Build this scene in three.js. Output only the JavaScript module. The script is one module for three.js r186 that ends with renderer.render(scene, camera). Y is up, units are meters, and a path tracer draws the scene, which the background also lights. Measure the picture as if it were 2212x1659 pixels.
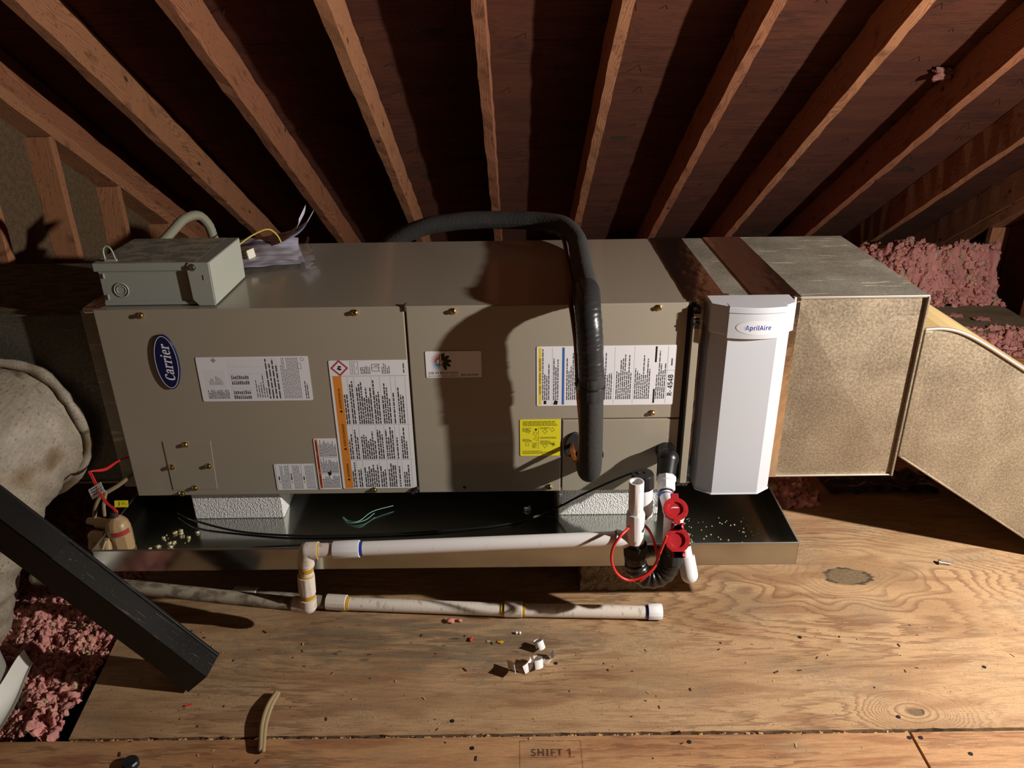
import * as THREE from 'three';
import { RoundedBoxGeometry } from 'three/addons/geometries/RoundedBoxGeometry.js';
import { mergeGeometries, mergeVertices, toCreasedNormals } from 'three/addons/utils/BufferGeometryUtils.js';
import { createNoise2D, createNoise3D } from 'simplex-noise';

// ---------------------------------------------------------------- camera, light, exposure
const scene = new THREE.Scene();
scene.background = new THREE.Color(0x000000);
const camera = new THREE.PerspectiveCamera(51.494, 4 / 3, 0.05, 50);
camera.position.set(0.9604, 1.3398, 1.7078);
camera.up.set(0.0128, 0.9083, -0.4181);
camera.lookAt(0.9604 - 0.00656, 1.3398 - 0.41832, 1.7078 - 0.90828);
const renderer = new THREE.WebGLRenderer({ antialias: true });
renderer.toneMapping = THREE.LinearToneMapping;
renderer.toneMappingExposure = 1.0;
renderer.shadowMap.enabled = true;
renderer.shadowMap.type = THREE.PCFSoftShadowMap;

const LAMP = new THREE.Vector3(2.87, 1.2, 0.85), AIM = new THREE.Vector3(0.95, 0.2, -0.6);
const LAMP_CD = 22;

// ---------------------------------------------------------------- helpers
function mulberry(a) { return () => { a |= 0; a = a + 0x6D2B79F5 | 0; let t = Math.imul(a ^ a >>> 15, 1 | a); t = t + Math.imul(t ^ t >>> 7, 61 | t) ^ t; return ((t ^ t >>> 14) >>> 0) / 4294967296; }; }
const rnd = mulberry(77), R = (a, b) => a + (b - a) * rnd();
const n2 = createNoise2D(mulberry(11)), n3 = createNoise3D(mulberry(12));
const V = (x, y, z) => new THREE.Vector3(x, y, z);
const clamp = (x, a = 0, b = 1) => Math.min(b, Math.max(a, x));
const ss = (a, b, x) => { const t = clamp((x - a) / (b - a)); return t * t * (3 - 2 * t); };
const mix = (a, b, t) => a + (b - a) * t;
const taken = new Map();
function numbered(n) { const k = taken.get(n) || 0; taken.set(n, k + 1); return k ? n + '_' + String(k).padStart(3, '0') : n; }
function tag(o, label, category, group, kind) {
  o.name = numbered(o.name); scene.add(o); o.userData.label = label; o.userData.category = category;
  if (group) o.userData.group = group; if (kind) o.userData.kind = kind; return o;
}
function thing(name, label, category, pos = [0, 0, 0], group) {
  const g = new THREE.Group(); g.name = name; g.position.set(...pos); return tag(g, label, category, group);
}
function structure(o, label, category) { o.userData.kind = 'structure'; o.userData.label = label; o.userData.category = category; scene.add(o); return o; }
// a part given in world metres is moved into its parent's own frame
function part(parent, name, geo, mat, label) {
  const m = new THREE.Mesh(geo, mat); m.name = name; if (label) m.userData.label = label;
  if (parent) { let p = parent, off = V(0, 0, 0); while (p) { off.add(p.position); p = p.parent && p.parent !== scene ? p.parent : null; } m.position.copy(off).negate(); parent.add(m); }
  return m;
}
function solo(name, geo, mat, label, category, group, kind) { const m = new THREE.Mesh(geo, mat); m.name = name; return tag(m, label, category, group, kind); }
const T = (g, x, y, z) => g.translate(x, y, z);
// uv in metres from position and the face's main direction
function uvm(g, ox = 0, oy = 0) {
  if (g.index) g = g.toNonIndexed(); g.computeVertexNormals();
  const p = g.attributes.position, uv = new Float32Array(p.count * 2), a = V(), b = V(), c = V(), n = V();
  for (let i = 0; i < p.count; i += 3) {
    a.fromBufferAttribute(p, i); b.fromBufferAttribute(p, i + 1); c.fromBufferAttribute(p, i + 2);
    n.copy(b).sub(a).cross(c.clone().sub(a));
    const ax = Math.abs(n.x), ay = Math.abs(n.y), az = Math.abs(n.z);
    [a, b, c].forEach((q, k) => {
      const s = ay >= ax && ay >= az ? [q.x, -q.z] : ax > az ? [q.z, q.y] : [q.x, q.y];
      uv[(i + k) * 2] = s[0] + ox; uv[(i + k) * 2 + 1] = s[1] + oy;
    });
  }
  g.setAttribute('uv', new THREE.BufferAttribute(uv, 2)); return g;
}
function box(x0, x1, y0, y1, z0, z1, r = 0.0015, seg = 1) {
  const w = x1 - x0, h = y1 - y0, d = z1 - z0;
  const g = r > 0 ? new RoundedBoxGeometry(w, h, d, seg, Math.min(r, w * .45, h * .45, d * .45)) : new THREE.BoxGeometry(w, h, d);
  g.translate((x0 + x1) / 2, (y0 + y1) / 2, (z0 + z1) / 2);
  const nrm = g.attributes.normal.clone(); const o = g.index ? null : nrm;
  const u = uvm(g); if (o) u.setAttribute('normal', o); return u;
}
function clean(g) { g = g.index ? g.toNonIndexed() : g; for (const k of Object.keys(g.attributes)) if (!['position', 'normal', 'uv', 'color'].includes(k)) g.deleteAttribute(k); return g; }
function merge(list) { return mergeGeometries(list.map(clean)); }
function cyl(a, b, r0, r1 = r0, seg = 20, open = false) {
  const d = b.clone().sub(a), L = d.length(), g = new THREE.CylinderGeometry(r1, r0, L, seg, 1, open);
  const p = g.attributes.uv; for (let i = 0; i < p.count; i++) p.setXY(i, p.getX(i) * r0 * 6.28, p.getY(i) * L);
  g.applyQuaternion(new THREE.Quaternion().setFromUnitVectors(V(0, 1, 0), d.normalize())); g.translate((a.x + b.x) / 2, (a.y + b.y) / 2, (a.z + b.z) / 2); return g;
}
function ball(c, r, seg = 16) { return new THREE.SphereGeometry(r, seg, seg * .75 | 0).translate(c.x, c.y, c.z); }
function tube(pts, r, n = 60, rs = 12, fn) {
  const curve = new THREE.CatmullRomCurve3(pts.map((p) => p.isVector3 ? p : V(...p)), false, 'centripetal');
  const g = new THREE.TubeGeometry(curve, n, r, rs, false), L = curve.getLength();
  const uv = g.attributes.uv; for (let i = 0; i < uv.count; i++) uv.setXY(i, uv.getX(i) * L, uv.getY(i) * r * 6.28);
  if (fn) {
    const p = g.attributes.position;
    for (let i = 0; i <= n; i++) { const c = curve.getPointAt(i / n); for (let j = 0; j <= rs; j++) { const k = i * (rs + 1) + j, q = V().fromBufferAttribute(p, k).sub(c); const s = fn(i / n, (j % rs) / rs); p.setXYZ(k, c.x + q.x * s, c.y + q.y * s, c.z + q.z * s); } }
    g.computeVertexNormals();
  }
  return merge([g, ball(curve.getPointAt(0), r * .98, rs), ball(curve.getPointAt(1), r * .98, rs)]);
}
// a turned profile along the axis from a to b: [[radius, distance], ...]
function turned(a, b, prof, seg = 28) {
  const d = b.clone().sub(a).normalize(), g = new THREE.LatheGeometry(prof.map(([r, t]) => new THREE.Vector2(Math.max(r, 1e-5), t)), seg);
  g.applyQuaternion(new THREE.Quaternion().setFromUnitVectors(V(0, 1, 0), d)); g.translate(a.x, a.y, a.z);
  return toCreasedNormals(g, 0.6);
}
function extr(pts, depth, bevel = 0, holes) {
  const s = new THREE.Shape(pts.map(([x, y]) => new THREE.Vector2(x, y))); if (holes) for (const h of holes) s.holes.push(new THREE.Path(h.map(([x, y]) => new THREE.Vector2(x, y))));
  return new THREE.ExtrudeGeometry(s, { depth, bevelEnabled: bevel > 0, bevelThickness: bevel, bevelSize: bevel, bevelOffset: -bevel, bevelSegments: 2 });
}
function data(w, h, fn, srgb = true, size = [1, 1]) {
  const d = new Uint8Array(w * h * 4), c = [0, 0, 0];
  for (let j = 0; j < h; j++) for (let i = 0; i < w; i++) { fn((i + .5) / w * size[0], (j + .5) / h * size[1], c); const k = (j * w + i) * 4; d[k] = clamp(c[0], 0, 255); d[k + 1] = clamp(c[1], 0, 255); d[k + 2] = clamp(c[2], 0, 255); d[k + 3] = 255; }
  const t = new THREE.DataTexture(d, w, h); t.magFilter = THREE.LinearFilter; t.minFilter = THREE.LinearMipmapLinearFilter; t.generateMipmaps = true;
  t.wrapS = t.wrapT = THREE.RepeatWrapping; t.repeat.set(1 / size[0], 1 / size[1]); if (srgb) t.colorSpace = THREE.SRGBColorSpace; t.needsUpdate = true; return t;
}
const std = (o) => new THREE.MeshStandardMaterial(o), phy = (o) => new THREE.MeshPhysicalMaterial(o);
const fbm = (x, y) => n2(x, y) * .55 + n2(x * 2.1 + 9, y * 2.1) * .28 + n2(x * 4.3, y * 4.3 + 5) * .17;

// ---------------------------------------------------------------- procedural materials
// rotary-cut plywood: X metres along the grain, Z across it
function ply(X, Z, c, o) {
  let g = Z * (o.rings || 24) + 3.6 * n2(X * .42 + o.s, Z * 2.6) + 1.0 * n2(X * 1.3, Z * 9 + o.s);
  g += .32 * n2(X * 5, Z * 55 + o.s) + .2 * n2(X * 16, Z * 170);
  let kn = 0, core = 0, rim = 0;
  for (const [kx, kz, kr] of o.knots || []) {
    const dx = (X - kx) * .5, dz = Z - kz, r = Math.hypot(dx, dz), w = Math.exp(-((r / (kr * 4.2)) ** 2));
    g = mix(g, r * 75 + 1.6 * n2(X * 5, Z * 9), clamp(w * 1.5)); kn = Math.max(kn, w);
    const rr = Math.hypot(dx * 1.15, dz) * (1 + .12 * n2(X * 30, Z * 60)); core = Math.max(core, 1 - ss(kr * .75, kr, rr)); rim = Math.max(rim, ss(kr * .72, kr * .84, rr) * (1 - ss(kr * .9, kr * 1.05, rr)) * ss(-.3, .3, n2(X * 14, Z * 30)));
  }
  const f = g - Math.floor(g), late = ss(.45, .93, f) * (1 - ss(.95, 1, f));
  const fib = n2(X * 14, Z * 330) * .6 + n2(X * 45 + 3, Z * 820) * .4, pt = ss(-.1, .75, n2(X * 1.9 + o.s, Z * 7)), red = ss(.25, .8, n2(X * 3.1 + 5, Z * 16 + o.s));
  const A = o.pal[0], B = o.pal[1], D = o.pal[2], E2 = o.pal[3], k = late * mix(.25, .8, ss(-.5, .6, n2(X * 1.3, Z * 3 + o.s)));
  const grain = fbm(X * 160, Z * 420);
  for (let i = 0; i < 3; i++) {
    let v = mix(A[i], B[i], pt); v = mix(v, E2[i], red * .55); v = mix(v, D[i], k * .75); v *= 1 + fib * .11 + grain * .1; v = mix(v, [104, 84, 58][i] * (o.dk || 1) * (1 + grain * .35), core * .9); c[i] = v * (1 - .55 * rim);
  }
}
const floorPal = [[175, 140, 102], [157, 122, 86], [110, 77, 51], [137, 97, 66]];
const dust = [150, 140, 118];
function floorAt(X, Z, c, opt) {
  ply(X, Z, c, opt);
  // grey water stain with a tide line, beside the drain pipe
  const e = Math.hypot((X - .72) / .42, (Z - .25) / .1) + .35 * fbm(X * 7, Z * 12), st = 1 - ss(.62, 1.02, e), tide = ss(.9, 1.0, e) * (1 - ss(1.0, 1.08, e));
  const gr = clamp(st * (.42 + .5 * n2(X * 6, Z * 40)), 0, .62) + tide * .22;
  const black = ss(.62, .85, n2(X * 22, Z * 46 + 4) * .6 + n2(X * 8, Z * 20) * .5) * (1 - ss(.4, 1.1, e));
  const dirt = ss(-.1, .7, fbm(X * 3 + 3, Z * 4)) * ss(-.5, .3, n2(X * 60, Z * 80)) * .4, speck = ss(.78, .9, n2(X * 95, Z * 95)) * .45;
  for (let i = 0; i < 3; i++) { let v = mix(c[i], [98, 90, 74][i], gr * .8); v = mix(v, 42, black * .6); v = mix(v, dust[i] * .86, dirt); v = mix(v, 72 - i * 14, speck); c[i] = v; }
}
// texture frame: u = x, v = 0.55 - z, spans 2.44 x 1.22 m
const mainPly = data(2048, 1536, (u, v, c) => floorAt(u, .55 - v, c, { s: 3, pal: floorPal, knots: [[1.816, .027, .038], [1.79, .475, .011], [1.2, -.2, .03]] }), true, [2.44, 1.22]);
const frontPly = data(1024, 1024, (u, v, c) => { ply(u, v, c, { s: 21, pal: [[176, 132, 90], [162, 116, 76], [112, 74, 47], [142, 90, 57]], rings: 19, knots: [[1.9, .9, .02]] }); const d = ss(.1, .8, fbm(u * 3, v * 5)) * .25; for (let i = 0; i < 3; i++) c[i] = mix(c[i], dust[i] * .8, d); }, true, [2.44, 1.22]);
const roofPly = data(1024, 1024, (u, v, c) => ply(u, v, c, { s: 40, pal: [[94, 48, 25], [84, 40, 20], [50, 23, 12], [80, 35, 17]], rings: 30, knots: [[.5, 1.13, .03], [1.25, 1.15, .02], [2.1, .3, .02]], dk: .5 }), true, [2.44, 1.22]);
function lumberTex(s, A, D, w = 1024, h = 256) {
  return data(w, h, (u, v, c) => {
    const g = v * 120 + 3.2 * n2(u * 1.1 + s, v * 5) + .8 * n2(u * 4, v * 20 + s), f = g - Math.floor(g), late = ss(.35, .95, f) * (1 - ss(.96, 1, f));
    const fib = n2(u * 12, v * 500 + s) * .6 + n2(u * 60, v * 900) * .4, kx = u % .63 - .3, kz = v - .06 - .05 * Math.sin(Math.floor(u / .63) * 5 + s), kr = Math.hypot(kx * .6, kz), knot = 1 - ss(.005, .011, kr);
    const stain = ss(.3, .85, fbm(u * 4 + s, v * 9)), dark = ss(.72, .86, n2(u * 26 + s, v * 60));
    for (let i = 0; i < 3; i++) { let x = mix(A[i], D[i], late * .6); x *= 1 + fib * .08; x = mix(x, D[i] * .72, stain * .5 + dark * .5); x = mix(x, D[i] * .5, knot * .85); c[i] = x; }
  }, true, [1.9, .2]);
}
const lumA = lumberTex(3, [178, 122, 84], [128, 78, 50]), lumB = lumberTex(15, [166, 108, 74], [118, 67, 44]);
const wornRough = data(256, 256, (u, v, c) => { const x = 190 + 45 * fbm(u * 9, v * 9); c[0] = c[1] = c[2] = x; }, false, [.5, .5]);
const M = {};
M.floor = std({ map: mainPly, roughness: .72, bumpMap: mainPly, bumpScale: .0006 });
M.front = std({ map: frontPly, roughness: .72, bumpMap: frontPly, bumpScale: .0006 });
M.plyEdge = std({ color: 0x7a5c3e, roughness: .9 });
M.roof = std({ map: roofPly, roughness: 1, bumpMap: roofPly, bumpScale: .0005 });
M.lumA = std({ map: lumA, roughness: .8, bumpMap: lumA, bumpScale: .0004 }); M.lumB = std({ map: lumB, roughness: .8, bumpMap: lumB, bumpScale: .0004 });
const fiberT = data(512, 512, (u, v, c) => { const x = 1 + .16 * fbm(u * 30, v * 30) + .14 * n2(u * 150, v * 150), sp = ss(.72, .85, n2(u * 60 + 7, v * 60)); c[0] = mix(100 * x, 54, sp * .6); c[1] = mix(80 * x, 42, sp * .6); c[2] = mix(56 * x, 30, sp * .6); }, true, [.6, .6]);
M.fiber = std({ map: fiberT, roughness: .95, bumpMap: fiberT, bumpScale: .001 });
// hot-dip zinc: crystals a few millimetres across, weathered to dull grey-brown
function zinc(tint, con, streak) {
  return data(768, 768, (u, v, c) => {
    const cell = n2(u * 105, v * 105) * .5 + n2(u * 230 + 3, v * 230) * .6, big = fbm(u * 5, v * 5), sc = streak * ss(.45, .9, n2(u * 4, v * 26) * .7 + n2(u * 11, v * 70 + 8) * .5);
    const k = 1 + cell * con + big * .1; c[0] = tint[0] * k + sc * 42; c[1] = tint[1] * k + sc * 40; c[2] = tint[2] * k + sc * 34;
  }, true, [.7, .7]);
}
const zincA = zinc([142, 127, 105], .2, 0), zincTop = zinc([150, 146, 132], .07, 1.2), zincOld = zinc([96, 93, 82], .2, .3);
const zRough = data(512, 512, (u, v, c) => { const x = 128 + 36 * n2(u * 75, v * 75) + 30 * fbm(u * 5, v * 5); c[0] = c[1] = c[2] = x; }, false, [.7, .7]);
M.zinc = std({ map: zincA, metalness: .4, roughness: .98, roughnessMap: zRough });
M.zincTop = std({ map: zincTop, metalness: .35, roughness: .98, roughnessMap: zRough });
M.zincOld = std({ map: zincOld, metalness: .3, roughness: 1, roughnessMap: zRough });
M.seam = std({ color: 0xd2ccbe, metalness: .8, roughness: .38 });
M.pan = std({ color: 0xb9bab4, metalness: 1, roughness: .19, roughnessMap: data(256, 256, (u, v, c) => { c[0] = c[1] = c[2] = 205 + 40 * fbm(u * 6, v * 40); }, false, [.5, .5]) });
M.foil = std({ color: 0xe2ddd2, metalness: 1, roughness: .2, bumpMap: data(256, 256, (u, v, c) => { c[0] = c[1] = c[2] = 128 + 90 * fbm(u * 22, v * 22); }, false, [.4, .4]), bumpScale: .0005 });
M.paint = phy({ color: 0x9f9584, roughness: .42, clearcoat: .5, clearcoatRoughness: .12, bumpMap: data(256, 256, (u, v, c) => { c[0] = c[1] = c[2] = 128 + 60 * n2(u * 400, v * 400); }, false, [.1, .1]), bumpScale: .00006 });
M.blackRubber = std({ color: 0x262524, roughness: .8 });
M.rubberFoam = std({ color: 0x343230, roughness: .85, bumpMap: data(256, 256, (u, v, c) => { c[0] = c[1] = c[2] = 128 + 70 * n2(u * 60, v * 60); }, false, [.1, .1]), bumpScale: .0006 });
M.vinyl = std({ color: 0x2c2d2e, roughness: .33 });
M.blackPlastic = std({ color: 0x161616, roughness: .35 });
M.copper = std({ color: 0xb5714a, metalness: .9, roughness: .42, roughnessMap: wornRough });
M.brass = std({ color: 0xdcc488, metalness: 1, roughness: .25 });
M.steel = std({ color: 0xb8b8b4, metalness: 1, roughness: .35 });
M.darkSteel = std({ color: 0x2c2723, metalness: .6, roughness: .6 });
M.white = std({ color: 0xe6e4e4, roughness: .4 });
M.whitePVC = std({ color: 0xe9e4e2, roughness: .35 });
const oldT = data(512, 256, (u, v, c) => { const d = ss(.2, .9, fbm(u * 14, v * 30)) * .55, s2 = ss(.5, .8, n2(u * 30, v * 60 + 4)) * .5; c[0] = mix(226, 150, d * .7) - s2 * 60; c[1] = mix(214, 134, d * .7) - s2 * 62; c[2] = mix(200, 112, d * .7) - s2 * 60; }, true, [.4, .2]);
M.oldPVC = std({ map: oldT, roughness: .5 });
const scuffT = data(512, 128, (u, v, c) => { const d = ss(.35, .9, fbm(u * 9, v * 18)) * .55; c[0] = mix(232, 150, d); c[1] = mix(227, 146, d); c[2] = mix(224, 142, d); }, true, [.7, .12]);
M.scuffPVC = std({ map: scuffT, roughness: .4 });
const grimT = data(512, 128, (u, v, c) => { const d = ss(-.3, .6, fbm(u * 16, v * 22)); c[0] = mix(160, 104, d); c[1] = mix(148, 92, d); c[2] = mix(128, 76, d); }, true, [.5, .12]);
M.grimPVC = std({ map: grimT, roughness: .8 });
M.glue = std({ color: 0xc79a2e, roughness: .3 });
M.primer = std({ color: 0x2a3f9c, roughness: .4 });
M.red = std({ color: 0xae2329, roughness: .38 });
M.redWire = std({ color: 0xd8302c, roughness: .4 });
M.tan = std({ color: 0xa88a62, roughness: .38 });
M.foam = std({ color: 0xe6e5e2, roughness: .9, bumpMap: data(512, 512, (u, v, c) => { c[0] = c[1] = c[2] = 128 + 80 * n2(u * 220, v * 220) + 40 * n2(u * 90, v * 90); }, false, [.3, .3]), bumpScale: .003 });
const concT = data(512, 512, (u, v, c) => { const k = 1 + .2 * fbm(u * 40, v * 40) + .2 * n2(u * 160, v * 160); c[0] = 140 * k; c[1] = 122 * k; c[2] = 98 * k; }, true, [.4, .4]);
M.conc = std({ map: concT, roughness: 1, bumpMap: concT, bumpScale: .004 });
const wrapT = data(1024, 512, (u, v, c) => { const k = 1 + .1 * fbm(u * 12, v * 12) + .06 * n2(u * 90, v * 90), st = ss(.15, .75, fbm(u * 4 + 2, v * 5)), sp = ss(.74, .86, n2(u * 95, v * 95)) * .55; c[0] = mix(mix(150, 112, st) * k, 60, sp); c[1] = mix(mix(138, 92, st) * k, 48, sp); c[2] = mix(mix(120, 66, st) * k, 34, sp); }, true, [1.2, .8]);
M.wrap = std({ map: wrapT, roughness: .6, bumpMap: data(512, 512, (u, v, c) => { c[0] = c[1] = c[2] = 128 + 60 * fbm(u * 5, v * 16) + 30 * fbm(u * 20, v * 30); }, false, [.6, .6]), bumpScale: .003 });
M.black = std({ color: 0x141414, roughness: .38, roughnessMap: wornRough });
const scrT = data(512, 256, (u, v, c) => { const s2 = ss(.72, .86, n2(u * 9, v * 130)) + ss(.8, .9, n2(u * 80, v * 60)); const x = 24 + s2 * 46; c[0] = x; c[1] = x * .98; c[2] = x * .88; }, true, [.5, .25]);
M.blackScr = std({ map: scrT, roughness: .4 });
M.grey = phy({ color: 0x9a9e94, roughness: .45, clearcoat: .2, clearcoatRoughness: .35 });
const dustT = data(512, 512, (u, v, c) => { const d = ss(-.35, .35, fbm(u * 11, v * 22) + .25 * n2(u * 60, v * 60)); c[0] = mix(124, 168, d); c[1] = mix(124, 160, d); c[2] = mix(112, 136, d); }, true, [.35, .35]);
M.greyDusty = std({ map: dustT, roughness: .85 });
M.humid = std({ color: 0xbfc1c6, roughness: .42 });
M.humidCap = std({ color: 0xcdcfd4, roughness: .38 });
M.clear = phy({ color: 0xffffff, roughness: .08, transmission: 1, thickness: 0, ior: 1.3, transparent: false });
M.conduit = std({ color: 0x86836f, roughness: .75 });
M.dustTan = std({ color: 0x8a7a5a, roughness: .9 });

// ---------------------------------------------------------------- the setting: roof, gables, deck
const SL = Math.atan(.618), cs = Math.cos(SL), sn = Math.sin(SL);
const slopeM = (x, z) => new THREE.Matrix4().makeBasis(V(0, sn, cs), V(0, cs, -sn), V(-1, 0, 0)).setPosition(x, 1.8 + .618 * z, z);   // along slope, out of slope, -x
function lumber(L, h, w, seed, wane = .0018) {
  const g = new THREE.BoxGeometry(L, h, w, Math.max(2, L / .07 | 0), 1, 1), p = g.attributes.position;
  for (let i = 0; i < p.count; i++) { const x = p.getX(i), sy = Math.sign(p.getY(i)), sz = Math.sign(p.getZ(i)); p.setY(i, p.getY(i) + sy * wane * (n2(x * 5 + seed, sy * 3 + sz) - .4)); p.setZ(i, p.getZ(i) + sz * wane * (n2(x * 6 + seed, 9 + sy * 2 + sz * 5) - .4)); }
  return uvm(g, seed * .37, seed * .171);
}
const ceiling = new THREE.Group(); ceiling.name = 'ceiling'; structure(ceiling, 'steep attic roof of dark plywood on red-brown rafters', 'roof');
const rafterX = [-.735, -.385, .022, .443, .866, 1.277, 1.69, 2.1, 2.53, 2.935, 3.35];
const RZ0 = -3.3, RZ1 = 1.92, RL = (RZ1 - RZ0) / cs;
rafterX.forEach((x, i) => { const g = lumber(RL, .14, .0385, i * 3 + 1, .003); g.applyMatrix4(slopeM(x, (RZ0 + RZ1) / 2).multiply(new THREE.Matrix4().makeTranslation(0, .0705, 0))); part(ceiling, 'rafter', g, i % 2 ? M.lumA : M.lumB); });
const rows = [-3.35, -2.125, -1.05, .0, 1.045, 1.98], cuts = [[-.9, .866, 3.5], [-.9, .456, 2.53, 3.5], [-.9, 1.277, 3.5], [-.9, .05, 2.1, 3.5], [-.9, 1.69, 3.5]];
for (let r = 0; r < 5; r++) for (let k = 0; k + 1 < cuts[r].length; k++) {
  const L = (rows[r + 1] - rows[r]) / cs - .004, x0 = cuts[r][k] + .0015, x1 = cuts[r][k + 1] - .0015;
  let g = new THREE.BoxGeometry(L, .013, x1 - x0); g = uvm(g);
  const p = g.attributes.position, uv = g.attributes.uv; for (let i = 0; i < p.count; i++) uv.setXY(i, p.getZ(i) + r * 1.31 + k * .7, p.getX(i) + r * .43);
  g.applyMatrix4(slopeM((x0 + x1) / 2, (rows[r] + rows[r + 1]) / 2).multiply(new THREE.Matrix4().makeTranslation(0, .148, 0)));
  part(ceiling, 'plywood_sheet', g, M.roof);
}
{ // shingle nails come through the sheathing in rows
  const nailG = new THREE.CylinderGeometry(.0011, .0018, 1, 5);
  for (let r = 0; r < 13; r++) for (let k = 0; k < 22; k++) {
    if (rnd() < .42) continue;
    const x = -.1 + k * .155 + R(-.05, .05), z = -2.45 + r * .142 + R(-.02, .02); if (rafterX.some((q) => Math.abs(q - x) < .03)) continue;
    const m = part(null, 'roofing_nail', nailG, M.darkSteel), L = R(.012, .03); m.matrixAutoUpdate = true;
    const M4 = slopeM(x, z).multiply(new THREE.Matrix4().makeTranslation(0, .1415 - L / 2, 0)).multiply(new THREE.Matrix4().makeRotationFromEuler(new THREE.Euler(R(-.3, .3), 0, R(-.25, .25)))).multiply(new THREE.Matrix4().makeScale(1, L, 1));
    M4.decompose(m.position, m.quaternion, m.scale); ceiling.add(m);
  }
}
{ // the other slope, behind the camera, closes the attic
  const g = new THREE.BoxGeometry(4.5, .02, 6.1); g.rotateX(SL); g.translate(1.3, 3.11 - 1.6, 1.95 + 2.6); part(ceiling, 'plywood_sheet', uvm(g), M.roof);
  part(ceiling, 'ridge_board', uvm(box(-.78, 3.45, 2.86, 3.05, 1.9, 1.94, .001)), M.lumA);
}
const deck = new THREE.Group(); deck.name = 'floor'; structure(deck, 'worn plywood attic deck with dark seams between its sheets', 'floor');
function sheet(pts, mat, ox, oz) { // outline in x,z; 18 mm thick, top at 0
  const g = extr(pts.map(([x, z]) => [x, -z]), .0165, .0007); g.rotateX(-Math.PI / 2); g.translate(0, -.0172, 0); const u = uvm(g, ox, oz); return part(deck, 'plywood_sheet', u, mat);
}
function ragged(a, b, n, amp, seed) { const out = []; for (let i = 0; i <= n; i++) { const t = i / n; out.push([mix(a[0], b[0], t), mix(a[1], b[1], t) + amp * (n2(t * n * .45 + seed, 3) * .6 + n2(t * n * 1.3, seed) * .4)]); } return out; }
sheet([[-.1, -.62], [3.34, -.62], ...ragged([3.34, .513], [.025, .5215], 160, .0022, 5)], M.floor, 0, .55);
sheet([...ragged([-.775, .5285], [1.7515, .5265], 130, .0016, 9), [1.7545, 1.74], [-.775, 1.74]], M.front, .3, .4);
sheet([[1.757, .5255], [3.34, .519], [3.34, 1.74], [1.759, 1.74]], M.front, 1.1, 1.55);
for (const [a, b] of [[1.743, 2.96], [2.963, 4.18], [4.183, 5.4], [5.403, 6.7]]) for (const [x0, x1] of [[-.775, 1.3], [1.303, 3.34]]) sheet([[x0, a], [x1, a], [x1, b], [x0, b]], M.front, a, b);
for (const x of [-.62, -.2, .045, .45, .86, 1.27, 1.68, 2.09, 2.5, 2.91, 3.3]) { const z1 = x < 0 ? .6 : 6.6; part(deck, 'joist', uvm(box(x - .019, x + .019, -.19, -.019, x < 0 ? .53 : -.6, z1, .001)), M.lumA); }
part(deck, 'joist', uvm(box(-.775, 3.34, -.19, -.018, .53, .568, .001)), M.lumB);
part(deck, 'drywall', uvm(box(-.8, 3.4, -.215, -.195, -3.5, 6.9, .001)), std({ color: 0x8d8578, roughness: .95 }));
// left gable: studs, sloping plate and fibreboard
const wallL = new THREE.Group(); wallL.name = 'wall_left'; structure(wallL, 'left gable end of tan studs over brown fibreboard', 'wall');
const wallR = new THREE.Group(); wallR.name = 'wall_right'; structure(wallR, 'right gable end of studs over brown board', 'wall');
function gable(wall, xIn, dir, board, zs) {
  const x0 = xIn, x1 = xIn + dir * .089, lo = Math.min(x0, x1), hi = Math.max(x0, x1);
  const sh = extr([[-3.45, -.2], [6.9, -.2], [1.95, 3.12]], .018); sh.rotateY(-Math.PI / 2); const g = uvm(sh.translate(dir < 0 ? lo : hi + .018, 0, 0)); part(wall, 'sheathing', g, board);
  const pl = lumber(RL, .045, .089, 50 + dir); pl.applyMatrix4(slopeM((x0 + x1) / 2, (RZ0 + RZ1) / 2).multiply(new THREE.Matrix4().makeTranslation(0, -.0235, 0))); part(wall, 'top_plate', pl, M.lumA);
  for (const z of zs) { const h = 1.8 + .618 * (z - .02) - .055 + .19; if (h < .25) continue; const s = lumber(h, .089, .038, 60 + z * 7); s.rotateZ(Math.PI / 2); s.translate((x0 + x1) / 2, -.19 + h / 2, z - .019); part(wall, 'stud', s, M.lumA); }
  part(wall, 'bottom_plate', uvm(box(lo, hi, -.19, -.15, -2.8, 6, .001)), M.lumB);
}
gable(wallL, -.69, -1, M.fiber, [-.815, -1.222, -1.63, -2.04, -.41, 0, .41, .82, 1.22, 1.63]);
gable(wallR, 3.35, 1, M.roof, [-2.24, -1.83, -1.42, -1.02, -.61, -.2, .2, .61, 1.02, 1.42]);

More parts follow.
